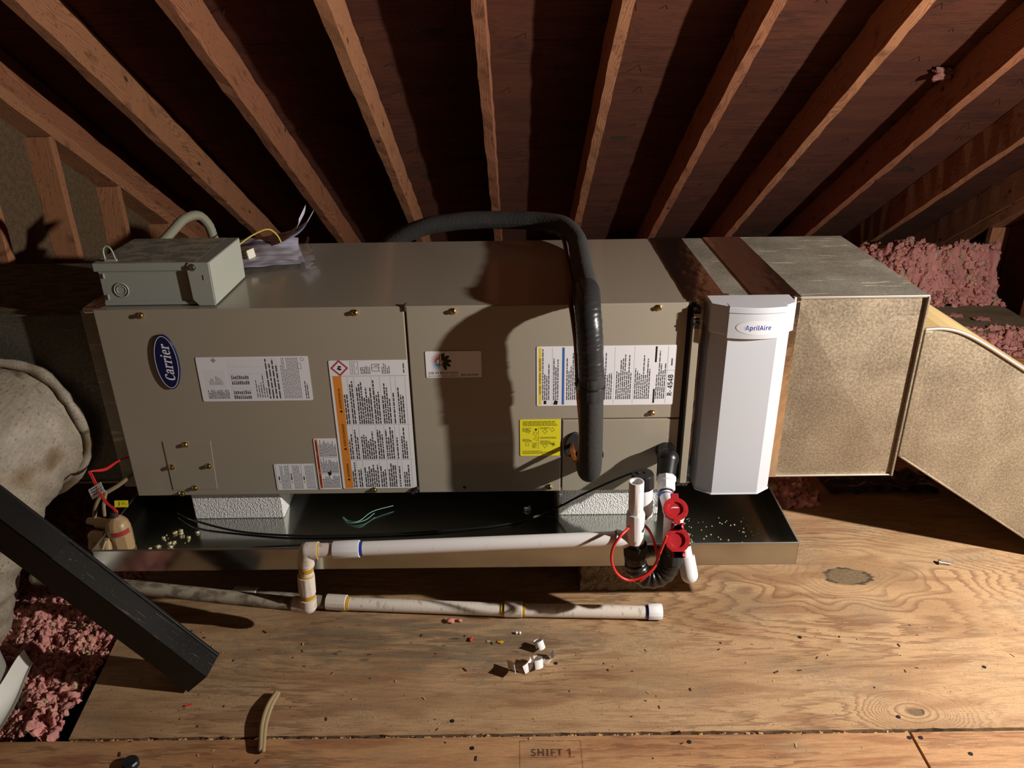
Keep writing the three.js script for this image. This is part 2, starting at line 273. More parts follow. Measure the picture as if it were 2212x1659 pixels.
// ---------------------------------------------------------------- loose pink insulation
const pinkM = std({ vertexColors: true, roughness: 1, bumpMap: data(256, 256, (u, v, c) => { c[0] = c[1] = c[2] = 128 + 90 * fbm(u * 26, v * 26); }, false, [.1, .1]), bumpScale: .006 });
const clumpG = []; for (let k = 0; k < 7; k++) {
  const g = mergeVertices(new THREE.IcosahedronGeometry(1, 2).deleteAttribute('uv').deleteAttribute('normal')), p = g.attributes.position;
  for (let i = 0; i < p.count; i++) { const x = p.getX(i), y = p.getY(i), z = p.getZ(i), s = 1 + .4 * n3(x * 1.7 + k * 9, y * 1.7, z * 1.7) + .42 * n3(x * 4.2 + k, y * 4.2, z * 4.2 + 3); p.setXYZ(i, x * s, y * s * .8, z * s); }
  g.computeVertexNormals(); clumpG.push(g);
}
function pink(name, label, group, spots, height, inside, rect, cell, cr) {
  const list = [], col = (g, a) => { const n = g.attributes.position.count, c = new Float32Array(n * 3); for (let i = 0; i < n; i++) { c[i * 3] = a[0]; c[i * 3 + 1] = a[1]; c[i * 3 + 2] = a[2]; } g.setAttribute('color', new THREE.BufferAttribute(c, 3)); };
  const [x0, x1, z0, z1] = rect, fine = cell * .42, nx = Math.ceil((x1 - x0) / fine), nz = Math.ceil((z1 - z0) / fine), base = new THREE.PlaneGeometry(x1 - x0, z1 - z0, nx, nz).rotateX(-Math.PI / 2).translate((x0 + x1) / 2, 0, (z0 + z1) / 2);
  const bp = base.attributes.position, bc = new Float32Array(bp.count * 3), q1 = cr / .02;
  for (let i = 0; i < bp.count; i++) {
    const X = bp.getX(i), Z = bp.getZ(i), f1 = 9 / q1, f2 = 24 / q1, f3 = 60 / q1;
    const b = Math.abs(n2(X * f1, Z * f1)) * .05 + Math.abs(n2(X * f2 + 4, Z * f2)) * .026 + Math.abs(n2(X * f3, Z * f3 + 7)) * .013;
    bp.setXYZ(i, X + .012 * q1 * n2(X * f2 + 20, Z * f2), height(X, Z) + b * q1 - .035 * q1, Z + .012 * q1 * n2(X * f2, Z * f2 + 20));
    const t = 1 + .2 * n2(X * f3, Z * f3) + .12 * n2(X * 6, Z * 6), y = ss(.55, .8, n2(X * 14 + 3, Z * 14)); bc[i * 3] = mix(.58, .48, y) * t; bc[i * 3 + 1] = mix(.25, .32, y) * t; bc[i * 3 + 2] = mix(.215, .2, y) * t;
  }
  base.computeVertexNormals(); base.deleteAttribute('uv'); base.setAttribute('color', new THREE.BufferAttribute(bc, 3)); list.push(base.toNonIndexed());
  const m4 = new THREE.Matrix4(), q = new THREE.Quaternion();
  for (let x = x0; x < x1; x += cell) for (let z = z0; z < z1; z += cell) {
    const X = x + R(-.6, .6) * cell, Z = z + R(-.6, .6) * cell; if (!inside(X, Z) || rnd() < (cr > .015 ? .12 : .45)) continue;
    const s = R(cr * .2, cr * .8), g = clumpG[rnd() * 7 | 0].clone(); q.setFromEuler(new THREE.Euler(R(0, 6), R(0, 6), R(0, 6)));
    m4.compose(V(X, height(X, Z) + R(-.3, .35) * s, Z), q, V(s, s, s)); g.applyMatrix4(m4);
    const t = R(.75, 1.15), y = R(0, 1) < .07 ? 1 : 0; col(g, y ? [.5 * t, .36 * t, .22 * t] : [.6 * t, R(.24, .3) * t, R(.2, .25) * t]); list.push(g.toNonIndexed());
  }
  const g = mergeGeometries(list); const p = g.attributes.position, uv = new Float32Array(p.count * 2); for (let i = 0; i < p.count; i++) { uv[i * 2] = p.getX(i) + p.getY(i) * .3; uv[i * 2 + 1] = p.getZ(i) + p.getY(i) * .7; } g.setAttribute('uv', new THREE.BufferAttribute(uv, 2));
  return solo(name, g, pinkM, label, 'insulation', null, 'stuff');
}
pink('loose_insulation', 'loose pink fibre insulation in the open joist bay beside the leaning black tube', null, 0, (x, z) => -.008 + .014 * n2(x * 7, z * 7) + .008 * n2(x * 16, z * 16), (x, z) => x < .02 - .114 * (.5 - z), [-.66, -.01, -.55, .515], .0095, .0105);
pink('loose_insulation', 'mounds of pink fibre insulation along the eave behind the galvanized plenum', null, 0, (x, z) => {
  const m = .2 * Math.exp(-(((x - 2.93) / .3) ** 2) - ((z + 2.35) / .2) ** 2) + .24 * Math.exp(-(((x - 3.34) / .22) ** 2) - ((z + 2.14) / .16) ** 2) + .14 * Math.exp(-(((x - 3.0) / .2) ** 2) - ((z + 2.14) / .12) ** 2) + .1 * Math.exp(-(((x - 2.5) / .2) ** 2) - ((z + 2.4) / .3) ** 2); return Math.min(1.76 + .618 * z, .03 + m * ss(-1.97, -2.17, z)) + .035 * n2(x * 5, z * 5) + .02 * n2(x * 14, z * 14);
}, (x, z) => x > 1.9, [.4, 3.335, -2.72, -1.97], .019, .02);
pink('loose_insulation', 'low strip of pink insulation between the grey board and the bare joist', null, 0, (x, z) => .0 + .015 * n2(x * 8, z * 8) + .03 * ss(-1.5, -1.62, z), (x, z) => x > 2.2, [.4, 3.34, -1.66, -1.42], .02, .017);
pink('loose_insulation', 'dim pink insulation filling the open bay behind the plenum and handler', null, 0, (x, z) => -.07 + .02 * n2(x * 8, z * 8), (x, z) => x > 1.9, [.4, 3.34, -1.44, -.63], .03, .024);
pink('insulation_clump', 'ragged clump of pink insulation on the deck under the galvanized plenum', null, 0, (x, z) => .005 + .06 * Math.exp(-(((x - 1.79) / .05) ** 2) - ((z + .4) / .07) ** 2), (x, z) => Math.hypot((x - 1.79) / .075, (z + .4) / .12) < 1, [1.73, 1.86, -.51, -.29], .014, .014);
solo('grey_board', uvm(box(1.6, 3.33, 0, .03, -1.985, -1.62, .003)), std({ map: data(512, 256, (u, v, c) => { ply(u, v, c, { s: 8, pal: [[128, 112, 88], [116, 102, 80], [96, 82, 62], [118, 100, 76]] }); }, true, [1.2, .6]), roughness: .85 }), 'weathered grey board lying flat between pink insulation near the right gable', 'board');
solo('joist', uvm(box(1.6, 3.33, -.19, -.005, -1.44, -1.4, .002)), M.lumA, 'bare orange-toned joist beside the open insulation bay', 'joist');
solo('wood_offcut', uvm(box(2.5, 2.6, .02, .16, -2.62, -2.58, .002)), M.lumA, 'short wood block standing behind the insulation at a rafter foot', 'block');
for (const [x, z, l] of [[3.02, -1.83, 'larger tuft of pink insulation on the grey board'], [3.12, -1.78, 'smaller tuft of pink insulation on the grey board']]) { const g = clumpG[2].clone(); g.scale(.04, .012, .022); g.translate(x, .036, z); const c = new Float32Array(g.attributes.position.count * 3).map((_, i) => [.6, .26, .22][i % 3]); g.setAttribute('color', new THREE.BufferAttribute(c, 3)); const uv = new Float32Array(g.attributes.position.count * 2).map((_, i) => (i * 37 % 91) / 900); g.setAttribute('uv', new THREE.BufferAttribute(uv, 2)); solo('insulation_tuft', g, pinkM, l, 'insulation'); }
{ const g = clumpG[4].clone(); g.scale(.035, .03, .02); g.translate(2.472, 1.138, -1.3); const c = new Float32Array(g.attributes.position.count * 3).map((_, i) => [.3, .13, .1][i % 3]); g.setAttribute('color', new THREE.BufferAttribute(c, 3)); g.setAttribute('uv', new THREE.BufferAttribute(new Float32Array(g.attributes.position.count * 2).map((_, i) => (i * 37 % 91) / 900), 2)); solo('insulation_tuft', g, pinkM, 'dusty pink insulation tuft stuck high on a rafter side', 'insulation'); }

// ---------------------------------------------------------------- printed matter
const PPM = 2600;   // canvas pixels per metre of print
// turn = 1: the print reads upwards, as the cabinet lies on its side
function print(wm, hm, turn, draw, bg = '#e9e7ea', ppm = PPM) {
  const cv = document.createElement('canvas'); cv.width = Math.round(wm * ppm); cv.height = Math.round(hm * ppm); const x = cv.getContext('2d');
  x.fillStyle = bg; x.fillRect(0, 0, cv.width, cv.height);
  let w = cv.width, h = cv.height; if (turn) { x.translate(0, h); x.rotate(-Math.PI / 2);[w, h] = [h, w]; }
  draw(x, w, h, w / (turn ? hm : wm));
  const t = new THREE.CanvasTexture(cv); t.colorSpace = THREE.SRGBColorSpace; t.anisotropy = 16; return t;
}
const pr = mulberry(5);
// body copy too small to read: word-long strokes
function copy(x, x0, y0, w, h, lh, ink = '#56545a', th = .5, fill = 1) {
  x.fillStyle = ink; for (let y = y0; y + lh * th <= y0 + h; y += lh) { let e = x0 + w * (fill < 1 ? mix(fill, 1, pr()) : pr() < .25 ? mix(.4, .95, pr()) : 1), p = x0; while (p < e) { const ww = Math.min(e - p, lh * mix(.8, 3.2, pr())); x.fillRect(p, y, ww, lh * th); p += ww + lh * .35; } }
}
function flame(x, cx, cy, s) { x.beginPath(); x.moveTo(cx - .5 * s, cy + .5 * s); x.bezierCurveTo(cx - .9 * s, cy - .1 * s, cx - .35 * s, cy - .1 * s, cx - .3 * s, cy - .7 * s); x.bezierCurveTo(cx, cy - .5 * s, cx + .05 * s, cy - .3 * s, cx + .1 * s, cy - .15 * s); x.lineTo(cx + .35 * s, cy - .5 * s); x.bezierCurveTo(cx + .7 * s, cy, cx + .6 * s, cy + .3 * s, cx + .5 * s, cy + .5 * s); x.closePath(); x.fill(); x.fillStyle = '#e9e7ea'; x.beginPath(); x.ellipse(cx + .02 * s, cy + .28 * s, .16 * s, .26 * s, 0, 0, 7); x.fill(); }
function diamond(x, cx, cy, s, col, lw) { x.strokeStyle = col; x.lineWidth = lw; x.beginPath(); x.moveTo(cx, cy - s); x.lineTo(cx + s, cy); x.lineTo(cx, cy + s); x.lineTo(cx - s, cy); x.closePath(); x.stroke(); }
function warnTri(x, cx, cy, s) { x.fillStyle = '#1c1a18'; x.beginPath(); x.moveTo(cx, cy - s); x.lineTo(cx + s, cy + s * .8); x.lineTo(cx - s, cy + s * .8); x.closePath(); x.fill(); }
function sticker(parent, name, x0, x1, y0, y1, tex, label, z = .0012, r = .004, rough = .38) {
  const w = x1 - x0, h = y1 - y0, s = new THREE.Shape(); s.moveTo(x0 + r, y0); s.lineTo(x1 - r, y0); s.quadraticCurveTo(x1, y0, x1, y0 + r); s.lineTo(x1, y1 - r); s.quadraticCurveTo(x1, y1, x1 - r, y1); s.lineTo(x0 + r, y1); s.quadraticCurveTo(x0, y1, x0, y1 - r); s.lineTo(x0, y0 + r); s.quadraticCurveTo(x0, y0, x0 + r, y0);
  const g = new THREE.ExtrudeGeometry(s, { depth: .0006, bevelEnabled: false, curveSegments: 5 }); g.translate(0, 0, z - .0006);
  const p = g.attributes.position, uv = g.attributes.uv; for (let i = 0; i < p.count; i++) uv.setXY(i, (p.getX(i) - x0) / w, (p.getY(i) - y0) / h);
  return part(parent, name, g, std({ map: tex, roughness: rough }), label);
}
const rule = (x, x0, y0, x1, y1, w = 1.5, c = '#77757a') => { x.strokeStyle = c; x.lineWidth = w; x.beginPath(); x.moveTo(x0, y0); x.lineTo(x1, y1); x.stroke(); };

// ---------------------------------------------------------------- air handler
const HB = .255, HT = .749;   // cabinet bottom and top
const ah = thing('air_handler', 'long taupe steel air handler cabinet lying on its side above the metal pan', 'air handler', [.675, HB, 0]);
part(ah, 'casing', box(.002, 1.372, HB + .002, HT, -.575, -.014, .0025, 2), M.paint);
function panel(pts, name) { const g = extr(pts, .0245, .0022); g.translate(0, 0, -.0245 - .0022); return part(ah, name, uvm(toCreasedNormals(g, .5)), M.paint); }
const doorL = panel([[0, HB], [.7055, HB], [.7055, HT + .0008], [0, HT + .0008]], 'blower_door');
const doorR = panel([[.7095, HB], [1.0655, HB], [1.0655, .4585], [1.35, .4585], [1.35, HT + .0008], [.7095, HT + .0008]], 'coil_door');
const doorA = panel([[1.0685, HB], [1.35, HB], [1.35, .4555], [1.0685, .4555]], 'connection_panel');
part(ah, 'door_seal', box(.7055, .7095, HB + .002, HT - .001, -.022, -.003, 0), M.blackRubber);
part(ah, 'seal_tab', merge([box(.692, .716, .2575, .267, -.002, .009, .002).translate(0, 0, 0)]).translate(-.704, -.262, 0).rotateZ(.7).translate(.701, .264, 0), M.blackRubber, 'black rubber tab');
part(ah, 'seal_tab', box(.7045, .7105, .738, .754, -.01, .004, .002), M.blackRubber, 'black rubber tab');
// joint between casing and duct collar: black foam gasket and a clip
part(ah, 'gasket', box(1.352, 1.359, HB + .01, HT - .004, -.02, -.004, 0), M.blackRubber);
part(ah, 'side_flange', box(1.3595, 1.3755, HB + .03, HT - .02, -.03, .018, .001), M.paint);
const clip = part(ah, 'door_clip', merge([box(1.3545, 1.3765, .69, .722, -.002, .018, .003), box(1.358, 1.3765, .7, .742, -.012, .0135, .002)]), M.blackPlastic, 'black plastic clip');
part(clip, 'clip_rib', box(1.358, 1.374, .703, .708, .016, .021, .001), M.blackPlastic);
part(ah, 'gasket_end', box(1.3585, 1.374, .283, .303, -.02, .002, .004), M.blackRubber);
// knockout cover with four screws
const cover = part(ah, 'cover_plate', uvm(extr([[.0925, .273], [.2035, .273], [.2095, .411], [.0925, .411]], .0012, .0004).translate(0, 0, -.0002)), M.paint);
function screw(parent, x, y) {
  const r = .0052, a = R(0, 6), h = turned(V(x, y, .0012), V(x, y, 1), [[0, 0], [.0075, 0], [.0078, .0012], [.0056, .002], [r, .0025], [r, .0058], [.0042, .0068], [0, .0068]], 6 * 3);
  const m = part(parent, 'screw', h, M.brass, 'brass hex screw'); part(m, 'slot', box(-.0045, .0045, -.0006, .0006, 0, .0006, 0).rotateZ(a).translate(x, y, .0078), M.darkSteel); return m;
}
for (const [x, y] of [[.147, .402], [.101, .339], [.193, .341], [.148, .278]]) screw(cover, x, y);
for (const [x, y] of [[.113, .262], [.108, .737], [.595, .737], [.598, .266]]) screw(doorL, x, y);
for (const [x, y] of [[.818, .737], [1.283, .739], [1.283, .473], [1.038, .269]]) screw(doorR, x, y);
part(doorR, 'screw_hole', turned(V(.825, .269, .0002), V(.825, .269, 1), [[0, .0008], [.003, .0008], [.0042, 0]], 12), M.darkSteel);
// oval badge
{
  const t = print(.06, .14, 1, (x, w, h) => {
    x.fillStyle = '#0d1748'; x.fillRect(0, 0, w, h); x.strokeStyle = '#eeeef2'; x.lineWidth = w * .012; x.beginPath(); x.ellipse(w / 2, h / 2, w * .463, h * .425, 0, 0, 7); x.stroke();
    x.save(); x.translate(w * .5, h * .53); x.transform(1, 0, -.22, 1, 0, 0); x.fillStyle = '#f2f2f4'; x.textAlign = 'center'; x.textBaseline = 'middle'; x.font = 'bold ' + (h * .52 | 0) + 'px serif'; x.fillText('Carrier', 0, 0, w * .66); x.restore();
  });
  const s = new THREE.Shape(); s.absellipse(0, 0, .0288, .069, 0, Math.PI * 2); const g = new THREE.ExtrudeGeometry(s, { depth: .003, bevelEnabled: true, bevelThickness: .0012, bevelSize: .0015, bevelOffset: -.0015, bevelSegments: 2, curveSegments: 40 });
  const p = g.attributes.position, uv = g.attributes.uv; for (let i = 0; i < p.count; i++) uv.setXY(i, p.getX(i) / .06 + .5, p.getY(i) / .14 + .5); g.translate(.1455, .622, .0012);
  part(ah, 'badge', g, phy({ map: t, roughness: .3, clearcoat: .6, clearcoatRoughness: .1 }), 'dark blue oval badge with white script');
}
// rating plate
sticker(ah, 'rating_label', .212, .474, .518, .632, print(.262, .114, 1, (x, w, h) => {
  diamond(x, w * .93, h * .155, w * .045, '#333', 3); x.fillStyle = '#333'; flame(x, w * .93, h * .155, w * .03);
  x.strokeStyle = '#8a888e'; x.lineWidth = 1; for (let i = 0; i < 16; i++) rule(x, w * .08, h * (.05 + i * .012), w * .72, h * (.05 + i * .012), 1, '#b9b6bd');
  copy(x, w * .06, h * .06, w * .2, h * .2, h * .014); copy(x, w * .38, h * .09, w * .2, h * .13, h * .014, '#777', .4, .3);
  for (let i = 0; i < 9; i++) for (const a of [.05, .16, .38, .5]) copy(x, w * a, h * (.29 + i * .018), w * .09, h * .012, h * .018, '#4c4a50', .62, .8);
  for (let i = 0; i < 26; i++) rule(x, w * .05, h * (.27 + i * .018), w * .95, h * (.27 + i * .018), 1, '#b2b0b8'); for (const a of [.3, .62, .78]) rule(x, w * a, h * .27, w * a, h * .74, 1, '#a8a6ae');
  copy(x, w * .08, h * .5, w * .7, h * .1, h * .022, '#55535a', .35, .2); for (let i = 0; i < 4; i++) copy(x, w * .05, h * (.61 + i * .03), w * .9, h * .012, h * .03, '#3c3a40', .4);
  copy(x, w * .05, h * .745, w * .92, h * .17, h * .014, '#6c6a72', .4); copy(x, w * .04, h * .94, w * .4, h * .04, h * .018, '#55535a', .5); x.strokeStyle = '#555'; x.lineWidth = 2; x.beginPath(); x.arc(w * .93, h * .945, w * .035, 0, 7); x.stroke();
  x.strokeRect(w * .72, h * .9, w * .12, h * .03);
}), 'white rating plate with fine grey tables');
// trilingual flammability warning
sticker(ah, 'warning_label', .5205, .7045, .2705, .6195, print(.184, .349, 1, (x, w, h) => {
  const hd = w * .885, oy = h * .135, f = h * .052; // header column at the right end, orange bar along the first lines
  x.fillStyle = '#e08a34'; x.fillRect(w * .004, h * .03, hd - w * .004, f + h * .06);
  x.fillStyle = '#2a1c10'; x.font = 'bold ' + (f * .86 | 0) + 'px sans-serif'; x.textBaseline = 'middle';
  for (const [a, s] of [[.075, 'WARNING'], [.325, 'AVERTISSEMENT'], [.62, 'ADVERTENCIA']]) { warnTri(x, w * a, h * .088, f * .42); x.fillStyle = '#2a1c10'; x.fillText(s, w * (a + .02), h * .092); }
  for (const a of [.235, .515]) rule(x, w * a, h * .03, w * a, h * .98, 2); rule(x, hd, h * .02, hd, h * .98, 2);
  const bands = [[.15, .055], [.23, .06], [.315, .2], [.53, .09], [.64, .12], [.78, .04], [.845, .1]];
  for (const [x0, x1] of [[.01, .228], [.242, .508], [.522, .878]]) for (const [y, hh] of bands) { copy(x, w * x0, h * y, w * (x1 - x0) * .97, h * hh, h * .0285, '#3a383c', .62, .55); rule(x, w * x0, h * (y + hh + .008), w * x1, h * (y + hh + .008), 1.5); }
  diamond(x, w * .945, h * .13, h * .1, '#b23a40', h * .022); x.fillStyle = '#16140f'; flame(x, w * .945, h * .13, h * .05);
  x.strokeStyle = '#444'; x.lineWidth = 2; x.strokeRect(w * .9, h * .27, w * .09, h * .1); x.fillStyle = '#333'; x.font = (h * .024 | 0) + 'px sans-serif'; x.textAlign = 'center';['REFRIGERANT', 'SAFETY GROUP', 'A2L'].forEach((s, i) => x.fillText(s, w * .945, h * (.295 + i * .026), w * .08));
  x.textAlign = 'left'; copy(x, w * .9, h * .4, w * .08, h * .12, h * .022, '#444', .45, .5);
  x.lineWidth = 3; x.strokeStyle = '#333'; x.beginPath(); x.moveTo(w * .92, h * .55); x.lineTo(w * .92, h * .64); x.quadraticCurveTo(w * .935, h * .62, w * .945, h * .64); x.quadraticCurveTo(w * .957, h * .62, w * .97, h * .64); x.lineTo(w * .97, h * .55); x.quadraticCurveTo(w * .957, h * .53, w * .945, h * .55); x.quadraticCurveTo(w * .935, h * .53, w * .92, h * .55); x.stroke(); rule(x, w * .945, h * .55, w * .945, h * .64, 2, '#333');
  x.fillStyle = '#222'; x.font = 'bold ' + (h * .06 | 0) + 'px serif'; x.textAlign = 'center'; x.fillText('i', w * .957, h * .595); x.textAlign = 'left'; copy(x, w * .9, h * .67, w * .08, h * .11, h * .022, '#444', .45, .5); copy(x, w * .905, h * .94, w * .07, h * .02, h * .03, '#444', .5);
}), 'tall white warning label with an orange bar and red flame diamond');
sticker(ah, 'shock_label', .461, .5165, .269, .414, print(.0555, .145, 1, (x, w, h) => {
  x.fillStyle = '#d2603c'; x.fillRect(w * .02, h * .04, w * .96, h * .12); x.fillStyle = '#6a1c10';[[.03, .2], [.34, .28], [.68, .2]].forEach(([a, b]) => { warnTri(x, w * (a + .03), h * .1, h * .035); x.fillStyle = '#5a2418'; x.fillRect(w * (a + .06), h * .075, w * b, h * .05); });
  for (const a of [.31, .63]) rule(x, w * a, h * .17, w * a, h * .97, 2); for (const [a, b] of [[.03, .3], [.33, .62], [.65, .97]]) copy(x, w * a, h * .2, w * (b - a), h * .75, h * .06, '#4a484c', .5, .6);
  x.fillStyle = '#1a1a1a'; x.beginPath(); x.moveTo(w * .26, h * .5); x.lineTo(w * .36, h * .44); x.lineTo(w * .34, h * .54); x.lineTo(w * .4, h * .6); x.lineTo(w * .3, h * .62); x.closePath(); x.fill();
}), 'narrow white label with a red band');
sticker(ah, 'caution_label', .3545, .4545, .2685, .3435, print(.1, .075, 1, (x, w, h) => {
  rule(x, w * .03, h * .03, w * .97, h * .03, 2); for (let k = 0; k < 3; k++) { const y = .06 + k * .31; x.fillStyle = '#c9b437'; x.beginPath(); x.moveTo(w * .3, h * (y + .01)); x.lineTo(w * .36, h * (y + .05)); x.lineTo(w * .24, h * (y + .05)); x.fill(); copy(x, w * .38, h * (y + .015), w * .25, h * .03, h * .05, '#333', .6); copy(x, w * .04, h * (y + .08), w * .9, h * .2, h * .036, '#77757a', .45); rule(x, w * .03, h * (y + .295), w * .97, h * (y + .295), 2); }
}), 'small white label of fine print in three bands');
// installer's sticker, upright; its square code is left blank
sticker(ah, 'service_sticker', .7475, .8775, .5725, .6395, print(.13, .067, 0, (x, w, h) => {
  const cx = w * .27, cy = h * .4, r = h * .34; x.fillStyle = '#16161a'; for (let k = 0; k < 5; k++) { const a = -1.25 + k * .62; x.save(); x.translate(cx + r * .12, cy); x.rotate(a); x.beginPath(); x.moveTo(r * .12, 0); x.bezierCurveTo(r * .35, -r * .32, r * .8, -r * .36, r, -r * .12); x.bezierCurveTo(r * 1.05, r * .1, r * .6, r * .16, r * .12, 0); x.fill(); x.restore(); }
  const rays = (a0, a1, n, c) => { x.fillStyle = c; for (let k = 0; k < n; k++) { const a = mix(a0, a1, k / (n - 1)); x.save(); x.translate(cx - r * .1, cy); x.rotate(a); x.beginPath(); x.moveTo(r * .3, -r * .07); x.lineTo(r * 1.02, 0); x.lineTo(r * .3, r * .09); x.fill(); x.restore(); } };
  rays(3.3, 4.5, 5, '#c4553a'); rays(1.75, 3.0, 5, '#4f9ccc');
  x.strokeStyle = '#16161a'; x.lineWidth = h * .02; x.fillStyle = '#f3f1f3'; x.beginPath(); x.arc(cx, cy + r * .18, r * .18, 0, 7); x.fill(); x.stroke(); x.beginPath(); x.roundRect(cx - r * .1, cy - r * .85, r * .2, r * .92, r * .1); x.fill(); x.stroke(); x.fillRect(cx - r * .08, cy - r * .1, r * .16, r * .2);
  x.fillStyle = '#16161a'; x.textAlign = 'center'; x.font = 'bold ' + (h * .135 | 0) + 'px serif'; x.fillText('AIR PERFECTION', w * .3, h * .87, w * .54); x.font = 'bold ' + (h * .07 | 0) + 'px serif'; x.fillText('HEATING AND COOLING SERVICES', w * .3, h * .96, w * .54); x.font = 'bold ' + (h * .1 | 0) + 'px sans-serif'; x.fillText('804-269-9898', w * .78, h * .94, w * .36);
}, '#efedef', 4200), 'white sticker with a fan, flame and snowflake emblem', .0012, .003);
// yellow instruction label
sticker(ah, 'instruction_label', .9655, 1.0635, .358, .459, print(.098, .101, 0, (x, w, h) => {
  copy(x, w * .07, h * .05, w * .86, h * .14, h * .035, '#5d5a14', .5, .7); const ink = '#57541a'; x.strokeStyle = ink; x.lineWidth = 2;
  for (const [a, b] of [[.2, .32], [.62, .33], [.8, .28], [.38, .38], [.18, .67], [.62, .72], [.82, .68], [.4, .52]]) { x.beginPath(); for (let k = 0; k < 9; k++) { const t = k * .8 + a * 9, q = w * (.035 + .03 * (k % 2)); x.lineTo(w * a + Math.cos(t) * q, h * b + Math.sin(t) * q); } x.closePath(); x.stroke(); }
  x.fillStyle = '#1c1a08'; x.fillRect(w * .37, h * .25, w * .05, h * .05); x.fillRect(w * .8, h * .66, w * .05, h * .04);
  copy(x, w * .06, h * .23, w * .24, h * .1, h * .028, ink, .5, .6); copy(x, w * .5, h * .22, w * .28, h * .06, h * .028, ink, .5, .6); copy(x, w * .06, h * .53, w * .26, h * .08, h * .028, ink, .5, .6); copy(x, w * .5, h * .48, w * .4, h * .05, h * .028, ink, .5); copy(x, w * .5, h * .58, w * .38, h * .1, h * .028, ink, .5, .5); copy(x, w * .3, h * .64, w * .15, h * .15, h * .03, ink, .5, .6); rule(x, w * .46, h * .2, w * .46, h * .82, 2, ink); copy(x, w * .06, h * .86, w * .88, h * .1, h * .03, ink, .5);
}, '#e9dc2a'), 'yellow pictogram label');
// refrigerant label
sticker(ah, 'refrigerant_label', 1.0065, 1.331, .495, .648, print(.3245, .153, 1, (x, w, h) => {
  const Y = (a) => h * a; x.fillStyle = '#e6c93a'; x.fillRect(w * .02, Y(.012), w * .96, Y(.022)); x.fillStyle = '#2d2a10'; x.font = 'bold ' + (h * .02 | 0) + 'px sans-serif'; x.textAlign = 'center'; x.textBaseline = 'middle'; x.fillText('CAUTION \u25b2 ATTENTION \u25b2 PRECAUCI\u00d3N', w * .5, Y(.024), w * .6);
  x.fillStyle = '#3d62a6'; x.fillRect(w * .02, Y(.182), w * .96, Y(.016)); for (const b of [.112, .2, .33, .44, .56, .7, .955]) rule(x, w * .02, Y(b), w * .98, Y(b), 1.5);
  for (const [b, hh] of [[.04, .06], [.12, .05], [.215, .1], [.34, .09], [.45, .1], [.575, .11], [.71, .12], [.865, .08]]) copy(x, w * .1, Y(b), w * .86, Y(hh), h * .0145, '#4b494e', .55, .45);
  x.fillStyle = '#141414'; x.fillRect(w * .72, Y(.848), w * .26, Y(.013)); x.fillRect(w * .03, Y(.848), w * .24, Y(.013)); x.fillRect(w * .03, Y(.05), w * .06, Y(.02)); x.beginPath(); x.moveTo(w * .02, Y(.12)); x.lineTo(w * .1, Y(.13)); x.lineTo(w * .08, Y(.155)); x.lineTo(w * .02, Y(.15)); x.fill();
  x.fillStyle = '#e9e7ea'; x.fillRect(w * .01, Y(.94), w * .98, Y(.058)); rule(x, w * .02, Y(.94), w * .98, Y(.94), 2); rule(x, w * .58, Y(.94), w * .58, Y(.998), 2); x.fillStyle = '#17171a'; x.font = 'bold ' + (h * .05 | 0) + 'px sans-serif'; x.fillText('R- 454B', w * .33, Y(.97), w * .42); copy(x, w * .66, Y(.966), w * .12, Y(.012), h * .02, '#555', .5);
}), 'wide white label with yellow and blue bars');
// connections through the lower panel
part(doorA, 'grommet', (() => { const s = new THREE.Shape(); s.absellipse(0, 0, .0165, .031, 0, Math.PI * 2); return new THREE.ExtrudeGeometry(s, { depth: .004, bevelEnabled: true, bevelSize: .003, bevelThickness: .003, bevelSegments: 3, curveSegments: 24 }).rotateZ(-.25).translate(1.094, .39, 0); })(), M.blackRubber, 'black oval rubber grommet');

// ---------------------------------------------------------------- ducts
const col = thing('duct_collar', 'galvanized duct collar between the cabinet and the plenum, sealed with foil tape', 'duct', [1.49, .27, -.03]);
part(col, 'collar_body', box(1.3735, 1.5995, .272, .7485, -.574, -.033, .001), M.zincTop);
const tape = (x0, x1, y0, y1, z0, z1, l) => part(col, 'foil_tape', (() => { const nx = Math.max(2, (x1 - x0) / .012 | 0), ny = Math.max(1, (y1 - y0) / .02 | 0), nz = Math.max(1, (z1 - z0) / .02 | 0), g = new THREE.BoxGeometry(x1 - x0, y1 - y0, z1 - z0, nx, ny, nz).translate((x0 + x1) / 2, (y0 + y1) / 2, (z0 + z1) / 2), p = g.attributes.position; for (let i = 0; i < p.count; i++) { const X = p.getX(i), Y = p.getY(i), Z = p.getZ(i), w = .0004 * n3(X * 40, Y * 40, Z * 14); p.setXYZ(i, X + w * .8, Y + w, Z + w); } g.computeVertexNormals(); return uvm(g); })(), M.foil, l);
tape(1.35, 1.442, .7495, .7508, -.575, -.006, 'foil tape over the cabinet joint');
tape(1.505, 1.612, .7495, .7508, -.575, -.03, 'foil tape over the plenum joint');
tape(1.4405, 1.452, .7495, .7506, -.06, -.006, 'small foil patch');
tape(1.3725, 1.394, .27, .749, -.034, -.0305, 'foil tape strip');
tape(1.584, 1.612, .272, .749, -.034, -.0275, 'foil tape strip');
part(col, 'foil_crumple', (() => { const g = mergeVertices(new THREE.IcosahedronGeometry(1, 3).deleteAttribute('uv').deleteAttribute('normal')), p = g.attributes.position; for (let i = 0; i < p.count; i++) { const q = V().fromBufferAttribute(p, i), s = 1 + .5 * n3(q.x * 2.5, q.y * 2.5, q.z * 2.5); p.setXYZ(i, q.x * s * .018, q.y * s * .012, q.z * s * .014); } const h = g.toNonIndexed(); h.computeVertexNormals(); return uvm(h.translate(1.372, .276, -.012)); })(), M.foil, 'crumpled foil corner');
